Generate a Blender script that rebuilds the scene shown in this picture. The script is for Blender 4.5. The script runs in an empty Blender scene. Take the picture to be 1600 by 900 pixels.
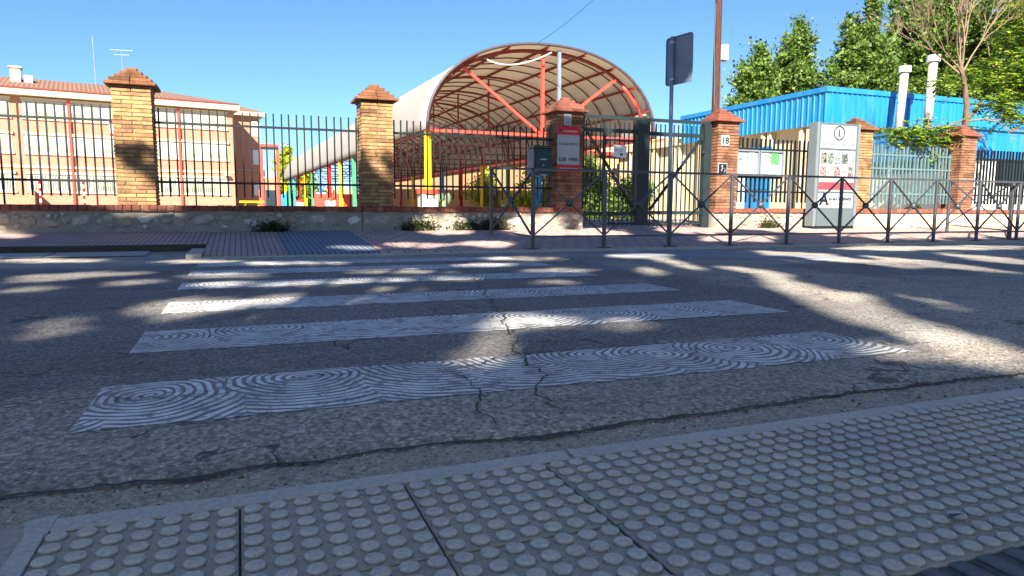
import bpy, bmesh, math, random
import numpy as np
from mathutils import Vector, Matrix, noise
random.seed(7); rng = np.random.default_rng(7)
D = bpy.data; S = bpy.context.scene; C = S.collection
PI = math.pi

# ------------------------------------------------------------------ camera
EYE = 0.54
F = 1081.9 / 1600                      # focal length in picture widths
ROT = [[0.9310567, -0.36484493, 0.00464767], [-0.03726684, -0.10775784, -0.99347845], [0.3629664, 0.92481156, -0.11392528]]
cam = D.cameras.new('camera'); cam.sensor_width = 36; cam.lens = 36 * F; cam.clip_start = .05; cam.clip_end = 2000
co = D.objects.new('camera', cam); C.objects.link(co); S.camera = co
R = Matrix([ROT[0], [-v for v in ROT[1]], [-v for v in ROT[2]]]).transposed()
co.matrix_world = Matrix.Translation((0, 0, EYE)) @ R.to_4x4()

# ------------------------------------------------------------------ sky and sun
SUN_EL, SUN_AZ = math.radians(33), math.radians(26)      # azimuth: to the left of straight behind the camera
SUN = Vector((-math.sin(SUN_AZ) * math.cos(SUN_EL), -math.cos(SUN_AZ) * math.cos(SUN_EL), math.sin(SUN_EL)))
w = D.worlds.new('World'); S.world = w; w.use_nodes = True
nt = w.node_tree; bg = nt.nodes['Background']; sky = nt.nodes.new('ShaderNodeTexSky')
sky.sky_type = 'NISHITA'; sky.sun_disc = False; sky.sun_elevation = SUN_EL
sky.sun_rotation = math.atan2(SUN.x, SUN.y); sky.altitude = 600; sky.air_density = 1.0; sky.dust_density = 0; sky.ozone_density = 4
tint = nt.nodes.new('ShaderNodeMix'); tint.data_type = 'RGBA'; tint.blend_type = 'MULTIPLY'; tint.inputs[0].default_value = 1
nt.links.new(sky.outputs[0], tint.inputs[6]); tint.inputs[7].default_value = (.43, .56, .75, 1)      # a deep, clean summer blue
nt.links.new(tint.outputs[2], bg.inputs[0]); bg.inputs[1].default_value = 0.068
sl = D.lights.new('sun', 'SUN'); sl.energy = 5.0; sl.angle = math.radians(.55); sl.color = (1, .93, .82)
so = D.objects.new('sun', sl); C.objects.link(so); so.rotation_euler = SUN.to_track_quat('Z', 'Y').to_euler()
S.view_settings.view_transform = 'Standard'; S.view_settings.look = 'None'; S.view_settings.exposure = 2.0; S.view_settings.gamma = 1
S.render.engine = 'CYCLES'; S.cycles.max_bounces = 8; S.cycles.transparent_max_bounces = 8

# ------------------------------------------------------------------ helpers
def lin(c): return tuple((x / 12.92 if x <= .04045 else ((x + .055) / 1.055) ** 2.4) for x in c)
class N:
    """small wrapper over a material node tree"""
    def __init__(s, name, rough=.8, metal=0, spec=.3):
        s.m = D.materials.new(name); s.m.use_nodes = True; s.t = s.m.node_tree; s.b = s.t.nodes['Principled BSDF']
        s.b.inputs['Roughness'].default_value = rough; s.b.inputs['Metallic'].default_value = metal
        s.b.inputs['Specular IOR Level'].default_value = spec
        s.tc = s.t.nodes.new('ShaderNodeTexCoord'); s.geo = None
    def n(s, ty, **k):
        x = s.t.nodes.new('ShaderNode' + ty)
        for a, b in k.items(): setattr(x, a, b)
        return x
    def L(s, a, b): s.t.links.new(a, b)
    def pos(s):
        if not s.geo: s.geo = s.n('NewGeometry')
        return s.geo.outputs['Position']
    def obj(s): return s.tc.outputs['Object']
    def val(s, sock, v):
        if isinstance(v, bpy.types.NodeSocket): s.L(v, sock)
        else: sock.default_value = v
    def math(s, op, a, b=0, c=None):
        x = s.n('Math', operation=op); s.val(x.inputs[0], a); s.val(x.inputs[1], b)
        if c is not None: s.val(x.inputs[2], c)
        return x.outputs[0]
    def scale(s, vec, sc):
        x = s.n('Mapping'); s.L(vec, x.inputs[0]); x.inputs['Scale'].default_value = sc if hasattr(sc, '__len__') else (sc,) * 3
        return x.outputs[0]
    def noise(s, scale, vec=None, detail=4, rough=.55, out=0):
        x = s.n('TexNoise'); s.L(vec if vec else s.pos(), x.inputs['Vector']); x.inputs['Scale'].default_value = scale
        x.inputs['Detail'].default_value = detail; x.inputs['Roughness'].default_value = rough; return x.outputs[out]
    def vor(s, scale, vec=None, feature='F1', out='Distance', rnd=1):
        x = s.n('TexVoronoi', feature=feature); s.L(vec if vec else s.pos(), x.inputs['Vector']); x.inputs['Scale'].default_value = scale
        x.inputs['Randomness'].default_value = rnd; return x.outputs[out]
    def ramp(s, fac, *st):
        x = s.n('ValToRGB'); s.L(fac, x.inputs[0]); e = x.color_ramp.elements
        while len(e) < len(st): e.new(.5)
        for i, (p, c) in enumerate(st):
            e[i].position = p; e[i].color = (*(c if hasattr(c, '__len__') else (c,) * 3), 1)
        return x.outputs[0]
    def mix(s, fac, a, b, mode='MIX'):
        x = s.n('Mix', data_type='RGBA', blend_type=mode); s.val(x.inputs[0], fac)
        for k, v in ((6, a), (7, b)):
            if isinstance(v, bpy.types.NodeSocket): s.L(v, x.inputs[k])
            else: x.inputs[k].default_value = (*v, 1) if hasattr(v, '__len__') else (v, v, v, 1)
        return x.outputs[2]
    def col(s, v):
        if isinstance(v, bpy.types.NodeSocket): s.L(v, s.b.inputs['Base Color'])
        else: s.b.inputs['Base Color'].default_value = (*v, 1)
        return s
    def bump(s, h, strength=.5, dist=.01):
        x = s.n('Bump'); x.inputs['Strength'].default_value = strength; x.inputs['Distance'].default_value = dist
        s.L(h, x.inputs['Height']); s.L(x.outputs[0], s.b.inputs['Normal']); return s
    def rnd(s): return s.n('ObjectInfo').outputs['Random']

def paint(name, c, rough=.5, metal=0, var=.25, nscale=6, bump=.15):
    m = N(name, rough, metal); c = lin(c)
    n = m.noise(nscale, m.pos(), 5, .6)
    d = tuple(x * (1 - var) for x in c); e = tuple(min(1, x * (1 + var * .5)) for x in c)
    m.col(m.ramp(n, (.3, d), (.7, e)))
    if bump: m.bump(m.noise(60, m.pos(), 2), bump, .004)
    return m.m

def asphalt(name, a, b, stone, dens=.5):
    m = N(name, .82, 0, .35); p = m.pos()
    big = m.noise(.7, p, 6, .6); fine = m.noise(60, p, 3, .7)
    base = m.mix(big, a, b)
    base = m.mix(.65, base, m.ramp(fine, (.3, .35), (.75, 1.6)), 'MULTIPLY')
    v = m.vor(150, p); vc = m.vor(150, p, out='Color')
    lum = m.n('RGBToBW'); m.L(vc, lum.inputs[0])
    sel = m.math('MULTIPLY', m.math('LESS_THAN', v, .42), m.math('GREATER_THAN', lum.outputs[0], 1 - dens * .55))
    base = m.mix(m.math('MULTIPLY', sel, .6), base, stone)
    m.col(base)
    h = m.math('ADD', m.math('MULTIPLY', m.vor(110, p), -1.0), m.math('MULTIPLY', m.noise(25, p, 3), .8))
    m.bump(h, .9, .006)
    return m

def build(name, bm, mat, parent=None, loc=None, smooth=False):
    me = D.meshes.new(name); bm.normal_update(); bm.to_mesh(me); bm.free()
    if smooth:
        for p in me.polygons: p.use_smooth = True
    for mm in (mat if isinstance(mat, (list, tuple)) else [mat]): me.materials.append(mm)
    return link(name, me, parent, loc)
def link(name, data, parent=None, loc=None, rz=0):
    o = D.objects.new(name, data); C.objects.link(o)
    if parent is not None: o.parent = parent
    if loc is not None: o.location = loc
    if rz: o.rotation_euler.z = rz
    return o
def tag(o, label=None, cat=None, group=None, kind=None):
    if label: o['label'] = label
    if cat: o['category'] = cat
    if group: o['group'] = group
    if kind: o['kind'] = kind
    return o
def thing(name, loc, label, cat, group=None, rz=0): return tag(link(name, None, None, loc, rz), label, cat, group)
def box(bm, c, s, rot=None, bev=0, mi=0):
    """axis box, centre c, full size s"""
    g = bmesh.ops.create_cube(bm, size=1)['verts']
    M = Matrix.Translation(c) @ (rot.to_4x4() if rot is not None else Matrix()) @ Matrix.Diagonal((*s, 1))
    bmesh.ops.transform(bm, matrix=M, verts=g)
    fs = list({f for v in g for f in v.link_faces})
    for f in fs: f.material_index = mi
    if bev:
        es = list({e for v in g for e in v.link_edges})
        bmesh.ops.bevel(bm, geom=es, offset=bev, segments=1, affect='EDGES')
    return g
def B(*boxes, bev=0):
    bm = bmesh.new()
    for b in boxes: box(bm, b[0], b[1], bev=bev)
    return bm
def b2(x0, x1, y0, y1, z0, z1): return (((x0 + x1) / 2, (y0 + y1) / 2, (z0 + z1) / 2), (abs(x1 - x0), abs(y1 - y0), abs(z1 - z0)))
def bar(bm, a, b, wx, wy=None, up=(0, 0, 1)):
    """rectangular bar from a to b"""
    a, b = Vector(a), Vector(b); d = b - a; wy = wy or wx
    z = d.normalized(); u = Vector(up)
    if abs(z.dot(u)) > .95: u = Vector((0, 1, 0))
    x = u.cross(z).normalized(); y = z.cross(x)
    box(bm, (a + b) / 2, (wx, wy, d.length), Matrix((x, y, z)).transposed())
def tube(bm, pts, r, seg=8, cap=True):
    pts = [Vector(p) for p in pts]; rs = r if hasattr(r, '__len__') else [r] * len(pts)
    rings = []; prev = None
    for i, p in enumerate(pts):
        t = (pts[min(i + 1, len(pts) - 1)] - pts[max(i - 1, 0)]).normalized()
        if prev is None:
            u = Vector((0, 0, 1)) if abs(t.z) < .9 else Vector((1, 0, 0)); x = u.cross(t).normalized()
        else: x = (prev - t * prev.dot(t)).normalized()
        prev = x; y = t.cross(x)
        rings.append([bm.verts.new(p + (x * math.cos(2 * PI * k / seg) + y * math.sin(2 * PI * k / seg)) * rs[i]) for k in range(seg)])
    for a, b in zip(rings, rings[1:]):
        for k in range(seg): bm.faces.new((a[k], a[(k + 1) % seg], b[(k + 1) % seg], b[k]))
    if cap:
        bm.faces.new(rings[0][::-1]); bm.faces.new(rings[-1])
def prism(bm, poly, z0, z1):
    if sum(a[0] * b[1] - b[0] * a[1] for a, b in zip(poly, poly[1:] + poly[:1])) < 0: poly = poly[::-1]
    lo = [bm.verts.new((x, y, z0 if not callable(z0) else z0(x, y))) for x, y in poly]
    hi = [bm.verts.new((x, y, z1 if not callable(z1) else z1(x, y))) for x, y in poly]
    bm.faces.new(lo[::-1]); bm.faces.new(hi)
    n = len(poly)
    for i in range(n): bm.faces.new((lo[i], lo[(i + 1) % n], hi[(i + 1) % n], hi[i]))
def mesh_np(name, verts, faces):
    me = D.meshes.new(name); k = faces.shape[1]
    me.vertices.add(len(verts)); me.vertices.foreach_set('co', verts.astype(np.float32).ravel())
    me.loops.add(faces.size); me.loops.foreach_set('vertex_index', faces.astype(np.int32).ravel())
    me.polygons.add(len(faces)); me.polygons.foreach_set('loop_start', (np.arange(len(faces)) * k).astype(np.int32))
    me.update(calc_edges=True); return me
def text(name, s, size, mat, parent, loc, align='CENTER', rx=PI / 2, rz=0, bold=0, width=None):
    c = D.curves.new(name, 'FONT'); c.body = s; c.size = size; c.align_x = align; c.align_y = 'CENTER'; c.extrude = .0015; c.offset = bold
    t = D.objects.new(name, c); C.objects.link(t); bpy.context.view_layer.update()
    me = D.meshes.new_from_object(t.evaluated_get(bpy.context.evaluated_depsgraph_get())); D.objects.remove(t)
    if width:
        xs = [v.co.x for v in me.vertices]; k = width / max(1e-6, max(xs) - min(xs))
        for v in me.vertices: v.co.x *= k
    me.materials.clear(); me.materials.append(mat)
    o = link(name, me, parent, loc); o.rotation_euler = (rx, 0, rz); return o

# projection of a world point, used only to place the gaps of the tree crowns overhead
RN = np.array(ROT)
def project(P):
    v = (P - np.array([0, 0, EYE])) @ RN.T
    z = np.where(v[:, 2] > .05, v[:, 2], np.nan)
    return 800 + 1081.9 * v[:, 0] / z, 450 + 1081.9 * v[:, 1] / z

# ------------------------------------------------------------------ materials
road_m = asphalt('asphalt', lin((.57, .54, .495)), lin((.68, .645, .59)), lin((.86, .83, .77)), .42)
# darker, coarser asphalt between the crossing stripes and in the far-right patch; paler near the gutters
p = road_m.pos(); sx = road_m.n('SeparateXYZ'); road_m.L(p, sx.inputs[0])
X_, Y_ = sx.outputs[0], sx.outputs[1]
def band(m, v, lo, hi, soft):
    a = m.n('MapRange', interpolation_type='SMOOTHSTEP'); m.L(v, a.inputs[0]); a.inputs[1].default_value = lo - soft; a.inputs[2].default_value = lo + soft
    b = m.n('MapRange', interpolation_type='SMOOTHSTEP'); m.L(v, b.inputs[0]); b.inputs[1].default_value = hi - soft; b.inputs[2].default_value = hi + soft
    b.inputs[3].default_value = 1; b.inputs[4].default_value = 0
    return m.math('MULTIPLY', a.outputs[0], b.outputs[0])
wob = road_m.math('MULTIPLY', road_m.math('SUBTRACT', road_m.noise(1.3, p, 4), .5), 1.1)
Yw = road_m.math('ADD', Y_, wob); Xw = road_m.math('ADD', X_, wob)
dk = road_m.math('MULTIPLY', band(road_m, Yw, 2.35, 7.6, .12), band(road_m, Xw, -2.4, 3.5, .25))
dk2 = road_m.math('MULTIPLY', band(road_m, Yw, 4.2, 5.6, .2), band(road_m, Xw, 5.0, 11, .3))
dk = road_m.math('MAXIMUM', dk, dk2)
old = road_m.b.inputs['Base Color'].links[0].from_socket
vcol = road_m.n('RGBToBW'); road_m.L(road_m.vor(85, p, out='Color'), vcol.inputs[0])
old = road_m.mix(.75, old, road_m.ramp(vcol.outputs[0], (.15, .42), (.5, .95), (.85, 1.55)), 'MULTIPLY')
# fine crazing of the old surface
wn_ = road_m.n('TexNoise'); road_m.L(p, wn_.inputs['Vector']); wn_.inputs['Scale'].default_value = 5; wn_.inputs['Detail'].default_value = 5
va = road_m.n('VectorMath', operation='MULTIPLY_ADD'); road_m.L(wn_.outputs[1], va.inputs[0]); va.inputs[1].default_value = (.45, .45, 0); road_m.L(p, va.inputs[2])
ed = road_m.vor(1.5, va.outputs[0], 'DISTANCE_TO_EDGE')
fine_cr = road_m.math('MULTIPLY', road_m.math('LESS_THAN', ed, .009), road_m.math('GREATER_THAN', road_m.noise(.9, p, 2), .50))
old = road_m.mix(road_m.math('MULTIPLY', fine_cr, .75), old, lin((.24, .22, .20)))
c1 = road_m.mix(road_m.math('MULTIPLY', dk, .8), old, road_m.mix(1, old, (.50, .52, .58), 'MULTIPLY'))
stain = road_m.ramp(road_m.noise(1.1, road_m.scale(p, (1, 2.2, 1)), 6, .65), (.50, 0), (.72, 1))
c1 = road_m.mix(.8, c1, road_m.ramp(road_m.noise(.45, road_m.scale(p, (.35, 1, 1)), 5, .65), (.35, .70), (.65, 1.18)), 'MULTIPLY')
c1 = road_m.mix(road_m.math('MULTIPLY', stain, .5), c1, lin((.36, .32, .27)))
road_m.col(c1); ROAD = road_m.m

def concrete(name, a, b, nscale=3, bumps=.5, fine=90):
    m = N(name, .85, 0, .25); p = m.pos()
    c = m.mix(m.noise(nscale, p, 7, .65), lin(a), lin(b))
    c = m.mix(.5, c, m.ramp(m.noise(fine, p, 2, .7), (.3, .6), (.7, 1.3)), 'MULTIPLY')
    m.col(c); m.bump(m.noise(fine, p, 3, .7), bumps, .004); return m.m
GUTTER = asphalt('gutter_concrete', lin((.60, .56, .50)), lin((.74, .69, .62)), lin((.34, .32, .30)), .7).m
KERB = concrete('kerb_concrete', (.64, .63, .60), (.76, .75, .72), 4, .35)
SLAB = concrete('slab_concrete', (.58, .56, .53), (.70, .68, .64), 3, .5)
GROUND = concrete('yard_concrete', (.56, .52, .45), (.68, .63, .54), .4, .4, 20)
def tilemat():
    m = N('tactile_tile', .7, 0, .35); p = m.pos()
    c = m.mix(m.noise(5, p, 7, .7), lin((.61, .59, .555)), lin((.76, .74, .70)))
    c = m.mix(.55, c, m.ramp(m.noise(140, p, 3, .7), (.3, .55), (.7, 1.35)), 'MULTIPLY')
    # dome shading put into the colour by height: dark rims, paler tops, base dirt
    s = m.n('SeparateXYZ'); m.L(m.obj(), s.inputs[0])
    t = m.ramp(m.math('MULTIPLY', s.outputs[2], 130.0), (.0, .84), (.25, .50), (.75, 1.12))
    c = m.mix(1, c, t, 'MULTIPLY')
    c = m.mix(1, c, m.ramp(m.rnd(), (0, (.90, .92, .96)), (1, (1.05, 1.03, .99))), 'MULTIPLY')
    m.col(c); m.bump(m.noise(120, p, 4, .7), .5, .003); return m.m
TILE = tilemat()
RIB = concrete('ribbed_tile', (.33, .35, .37), (.43, .45, .47), 4, .5)
JOINT_KERBSHADE = concrete('joint_dirt_kerb_shade', (.20, .18, .16), (.32, .29, .25), 10, .6)
CRACK = concrete('crack_dirt', (.22, .20, .17), (.40, .35, .29), 30, .9)

def brickmat(name, cols, dirt=.5):
    m = N(name, .88, 0, .2); r = m.rnd(); p = m.pos()
    k = len(cols); c = m.ramp(r, *[(i / (k - 1), lin(x)) for i, x in enumerate(cols)])
    c = m.mix(.6, c, m.ramp(m.noise(22, p, 5, .7), (.28, .5), (.7, 1.3)), 'MULTIPLY')
    c = m.mix(m.math('MULTIPLY', m.ramp(m.noise(3.2, p, 6, .7), (.47, 0), (.68, 1)), dirt), c, lin((.27, .18, .13)))
    m.col(c); m.bump(m.noise(70, p, 4, .7), .6, .006); return m.m
BR_Y = brickmat('yellow_brick', [(.47, .36, .26), (.64, .51, .33), (.56, .42, .29), (.67, .55, .37), (.50, .34, .25)], .85)
BR_O = brickmat('orange_brick', [(.41, .28, .22), (.56, .39, .29), (.50, .34, .26), (.59, .43, .32), (.37, .26, .21)], .85)
BR_C = brickmat('red_coping_brick', [(.42, .24, .20), (.52, .31, .25), (.47, .27, .22), (.58, .37, .29)], .4)
BR_T = brickmat('weathered_cap_brick', [(.36, .24, .17), (.48, .33, .22), (.42, .28, .19), (.54, .38, .26)], .8)
MORTAR = concrete('mortar', (.34, .28, .22), (.48, .40, .32), 8, .8)
RUBBLE = concrete('wall_mortar', (.46, .43, .39), (.62, .58, .52), 4, 1.0, 40)
def stonemat():
    m = N('limestone', .9, 0, .2); p = m.pos()
    c = m.ramp(m.rnd(), (0, lin((.54, .49, .42))), (.35, lin((.72, .68, .62))), (.7, lin((.62, .54, .45))), (1, lin((.84, .81, .75))))
    c = m.mix(.7, c, m.ramp(m.noise(14, p, 6, .75), (.3, .5), (.7, 1.2)), 'MULTIPLY')
    m.col(c); m.bump(m.noise(35, p, 5, .7), 1, .012); return m.m
STONE = stonemat()
def paving_m():
    m = N('red_paving', .8, 0, .3); p = m.pos()
    b = m.n('TexBrick'); m.L(m.scale(p, (1, 1, 0)), b.inputs['Vector']); b.offset = .5
    b.inputs['Scale'].default_value = 1; b.inputs['Brick Width'].default_value = .20; b.inputs['Row Height'].default_value = .20
    b.inputs['Mortar Size'].default_value = .008; b.inputs['Mortar Smooth'].default_value = .3
    b.inputs['Color1'].default_value = (*lin((.72, .61, .57)), 1); b.inputs['Color2'].default_value = (*lin((.66, .56, .52)), 1); b.inputs['Mortar'].default_value = (*lin((.26, .21, .22)), 1)
    c = m.mix(.6, b.outputs[0], m.ramp(m.noise(2.5, p, 6, .7), (.3, .68), (.7, 1.25)), 'MULTIPLY')
    m.col(c); m.bump(m.math('ADD', m.math('MULTIPLY', b.outputs[1], -1), m.noise(60, p, 3)), .5, .006); return m.m
PAVING = paving_m()
def lines_m(name, a, b, pitch):
    m = N(name, .8, 0, .3); s = m.n('SeparateXYZ'); m.L(m.pos(), s.inputs[0])
    f = m.math('FRACT', m.math('DIVIDE', s.outputs[0], pitch)); g = m.math('LESS_THAN', f, .22)
    f2 = m.math('LESS_THAN', m.math('FRACT', m.math('DIVIDE', s.outputs[1], .4)), .03)
    g = m.math('MAXIMUM', g, f2)
    c = m.mix(g, lin(a), lin(b)); c = m.mix(.6, c, m.ramp(m.noise(3, m.pos(), 6, .7), (.3, .7), (.7, 1.2)), 'MULTIPLY')
    m.col(c); m.bump(m.math('MULTIPLY', g, -1), .8, .008); return m.m
RIBRED = lines_m('ribbed_red_paving', (.66, .56, .53), (.44, .36, .35), .066)
RIBBLUE = lines_m('ribbed_blue_paving', (.46, .50, .54), (.26, .29, .33), .066)

def crossing_m():
    """combed road paint: overlapping fans of concentric grooves, worn through to the asphalt"""
    m = N('combed_white_paint', .6, 0, .4); p = m.pos(); s = m.n('SeparateXYZ'); m.L(p, s.inputs[0])
    wn = m.n('TexNoise'); m.L(p, wn.inputs['Vector']); wn.inputs['Scale'].default_value = 3.2; wn.inputs['Detail'].default_value = 3
    w3 = m.n('SeparateColor'); m.L(wn.outputs[1], w3.inputs[0])
    x = m.math('ADD', s.outputs[0], m.math('MULTIPLY', m.math('SUBTRACT', w3.outputs[0], .5), .11))
    y = m.math('ADD', s.outputs[1], m.math('MULTIPLY', m.math('SUBTRACT', w3.outputs[1], .5), .11))
    W, RAD = .36, .26
    yb = m.math('MULTIPLY', m.math('FLOOR', m.math('DIVIDE', m.math('SUBTRACT', y, 1.6), 1.05)), 1.0)       # stripe index
    xs = m.math('ADD', x, m.math('MULTIPLY', m.math('SINE', m.math('MULTIPLY', yb, 12.9)), .3))
    yc = m.math('ADD', m.math('MULTIPLY', yb, 1.06), 2.37)
    cell = m.math('FLOOR', m.math('DIVIDE', xs, W))
    def dist(off):
        cx = m.math('MULTIPLY', m.math('ADD', cell, .5 + off), W)
        k = m.math('SINE', m.math('MULTIPLY', m.math('ADD', cell, off), 7.31))
        dx = m.math('SUBTRACT', xs, m.math('ADD', cx, m.math('MULTIPLY', k, .12)))
        dy = m.math('SUBTRACT', y, m.math('ADD', yc, m.math('MULTIPLY', k, .10)))
        dx2 = m.math('MULTIPLY', dx, 1.08)
        return m.math('SQRT', m.math('ADD', m.math('MULTIPLY', dx2, dx2), m.math('MULTIPLY', dy, dy)))
    d0, d1 = dist(0), dist(1)
    use = m.math('LESS_THAN', d1, RAD)
    d = m.math('ADD', m.math('MULTIPLY', use, d1), m.math('MULTIPLY', m.math('SUBTRACT', 1, use), d0))
    ring = m.math('SINE', m.math('MULTIPLY', d, 2 * PI / .033))
    wear = m.noise(9, p, 6, .7)
    lv = m.math('ADD', ring, m.math('MULTIPLY', m.math('SUBTRACT', .55, wear), 2.6))
    mask = m.n('MapRange'); m.L(lv, mask.inputs[0]); mask.inputs[1].default_value = -.55; mask.inputs[2].default_value = .05
    white = m.mix(m.noise(30, p, 4, .7), lin((.80, .80, .79)), lin((.93, .93, .91)))
    white = m.mix(m.math('MULTIPLY', m.ramp(m.noise(2.2, p, 5, .7), (.42, 0), (.7, 1)), .55), white, lin((.50, .49, .47)))
    dark = m.mix(m.noise(70, p, 2), lin((.34, .33, .31)), lin((.54, .52, .48)))
    # wear-out patches: stones of the asphalt show through
    v = m.math('LESS_THAN', m.noise(14, p, 6, .85), .45)
    f = m.math('MULTIPLY', mask.outputs[0], m.math('SUBTRACT', 1, m.math('MULTIPLY', v, .8)))
    m.col(m.mix(f, dark, white)); m.bump(m.math('ADD', f, m.math('MULTIPLY', m.noise(90, p, 3), .3)), .9, .008)
    return m.m
CROSS = crossing_m()

BLACK = paint('black_green_iron', (.065, .085, .09), .5, 0, .3)
GATE = paint('dark_green_gate_paint', (.12, .16, .17), .5, 0, .25)
SUNLITG = paint('sunlit_fence_paint', (.34, .43, .43), .5, 0, .2)  # same fence as the dark panels, sunlight on it put into a paler colour
RAILG = paint('grey_barrier_paint', (.30, .31, .33), .42, .35, .3, 12)
GALV = paint('galvanised_steel', (.58, .62, .65), .4, .6, .2)
SIGNB = paint('sign_back_grey', (.44, .48, .53), .55, 0, .15)
RED = paint('red_steel_paint', (.72, .06, .06), .5, 0, .15)
REDD = paint('oxide_red_paint', (.46, .18, .17), .55, 0, .2)
REDB = paint('coral_red_paint', (.80, .27, .22), .5, 0, .1)
YEL = paint('yellow_steel_paint', (.86, .72, .03), .5, 0, .08)
GRN = paint('green_steel_paint', (.22, .50, .36), .5, 0, .15)
BLU = paint('blue_steel_paint', (.15, .50, .78), .5, 0, .1)
WOOD = N('creosoted_wood', .85)
WOOD.col(WOOD.ramp(WOOD.noise(9, WOOD.scale(WOOD.pos(), (6, 6, .5)), 5, .7), (.3, lin((.16, .09, .07))), (.75, lin((.36, .22, .17))))); WOOD.bump(WOOD.noise(30, WOOD.scale(WOOD.pos(), (6, 6, .4)), 4), .6, .01); WOOD = WOOD.m
WHITE = paint('white_plastic', (.80, .80, .79), .5, 0, .06)
PRINTW = paint('white_print', (.57, .59, .60), .5, 0, .05)
PRINTR = paint('red_print', (.70, .10, .18), .5, 0, .05)
INK = paint('black_ink', (.07, .07, .08), .6, 0, .1, bump=0)
INKG = paint('grey_ink', (.30, .34, .34), .6, 0, .1, bump=0)
CREAM = concrete('cream_render', (.70, .64, .52), (.77, .71, .60), .8, .3, 30)
PEACH = concrete('peach_render', (.70, .55, .40), (.76, .62, .47), .5, .3, 20)
WALLW = concrete('white_render', (.72, .72, .69), (.80, .80, .77), .8, .3, 30)
def metal_sheet(name, a, b):
    m = N(name, .38, .15, .5); m.col(m.mix(m.math('MULTIPLY', m.ramp(m.noise(3, m.scale(m.pos(), (1.6, 1.6, .25)), 6, .7), (.45, 0), (.75, 1)), .45), m.mix(m.noise(.8, m.pos(), 5, .6), lin(a), lin(b)), lin((.38, .55, .62)))); return m.m
BLUEM = metal_sheet('blue_metal_sheet', (.06, .42, .65), (.12, .50, .73))
GLASS = N('dark_glass', .08, 0, .6).col(lin((.13, .17, .19))).m
GLASSL = N('shuttered_glass', .25, 0, .5).col(lin((.52, .54, .46))).m
SHUT = paint('cream_shutter', (.62, .62, .55), .6, 0, .15)

def facade_m(name, a, b):
    m = N(name, .9, 0, .2); p = m.obj()
    br = m.n('TexBrick'); m.L(m.scale(p, 1), br.inputs['Vector']); br.inputs['Scale'].default_value = 1
    s = m.n('SeparateXYZ'); m.L(m.pos(), s.inputs[0]); cx = m.n('CombineXYZ')
    m.L(m.math('ADD', s.outputs[0], s.outputs[1]), cx.inputs[0]); m.L(s.outputs[2], cx.inputs[1]); m.L(cx.outputs[0], br.inputs['Vector'])
    br.inputs['Brick Width'].default_value = .25; br.inputs['Row Height'].default_value = .075; br.inputs['Mortar Size'].default_value = .010
    br.inputs['Color1'].default_value = (*lin(a), 1); br.inputs['Color2'].default_value = (*lin(b), 1); br.inputs['Mortar'].default_value = (*lin((.66, .56, .46)), 1)
    c = m.mix(.5, br.outputs[0], m.ramp(m.noise(.6, m.pos(), 5, .6), (.3, .85), (.7, 1.1)), 'MULTIPLY')
    m.col(c); return m.m
SCHB = facade_m('salmon_brick', (.62, .39, .32), (.68, .44, .36))
ORB = facade_m('orange_far_brick', (.62, .34, .23), (.70, .42, .28))
def roof_m():
    m = N('roof_tiles', .85); s = m.n('SeparateXYZ'); m.L(m.obj(), s.inputs[0])
    wv = m.math('SINE', m.math('MULTIPLY', s.outputs[0], 2 * PI / .32))
    m.col(m.mix(m.noise(2, m.obj(), 5, .7), lin((.42, .31, .25)), lin((.50, .38, .31)))); m.bump(wv, .5, .04); return m.m
ROOFM = roof_m()
def membrane_m():
    m = N('white_membrane', .65, 0, .2); m.col(m.mix(m.noise(.8, m.pos(), 5, .6), lin((.74, .74, .72)), lin((.82, .82, .80))))
    tr = m.n('BsdfTranslucent'); tr.inputs[0].default_value = (*lin((.74, .68, .61)), 1); mx = m.n('MixShader'); mx.inputs[0].default_value = .60
    out = m.t.nodes['Material Output']; m.L(m.b.outputs[0], mx.inputs[1]); m.L(tr.outputs[0], mx.inputs[2]); m.L(mx.outputs[0], out.inputs[0]); return m.m
MEMB = membrane_m()
def leaf_m(name, a, b, c, trans=.35):
    m = N(name, .55, 0, .35); g = m.n('NewGeometry')
    k = m.ramp(g.outputs['Random Per Island'], (0, lin(a)), (.5, lin(b)), (1, lin(c)))
    m.col(m.mix(.5, k, m.ramp(m.noise(.9, m.pos(), 3), (.3, .6), (.7, 1.3)), 'MULTIPLY'))
    tr = m.n('BsdfTranslucent'); m.L(k, tr.inputs[0]); mx = m.n('MixShader'); mx.inputs[0].default_value = trans
    out = m.t.nodes['Material Output']; m.L(m.b.outputs[0], mx.inputs[1]); m.L(tr.outputs[0], mx.inputs[2]); m.L(mx.outputs[0], out.inputs[0]); return m.m
LEAF = leaf_m('poplar_leaves', (.20, .30, .10), (.32, .43, .15), (.48, .56, .26))
LEAFY = leaf_m('yellow_green_leaves', (.38, .50, .10), (.58, .66, .12), (.80, .76, .14))
LEAFG = leaf_m('ailanthus_leaves', (.16, .30, .08), (.28, .42, .10), (.58, .60, .12))
WEED = leaf_m('weed_leaves', (.12, .15, .07), (.20, .22, .10), (.28, .28, .14), .15)
LEAFD = leaf_m('street_tree_leaves', (.74, .74, .56), (.80, .80, .62), (.86, .84, .68), .68)
BARK = N('bark', .9); BARK.col(BARK.ramp(BARK.noise(8, BARK.scale(BARK.pos(), (1, 1, .3)), 6, .7), (.3, lin((.22, .17, .14))), (.7, lin((.48, .40, .34))))); BARK.bump(BARK.noise(14, BARK.scale(BARK.pos(), (1, 1, .25)), 5), .8, .03); BARK = BARK.m
TWIG = paint('bare_twig', (.50, .42, .35), .9, 0, .2)

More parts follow.
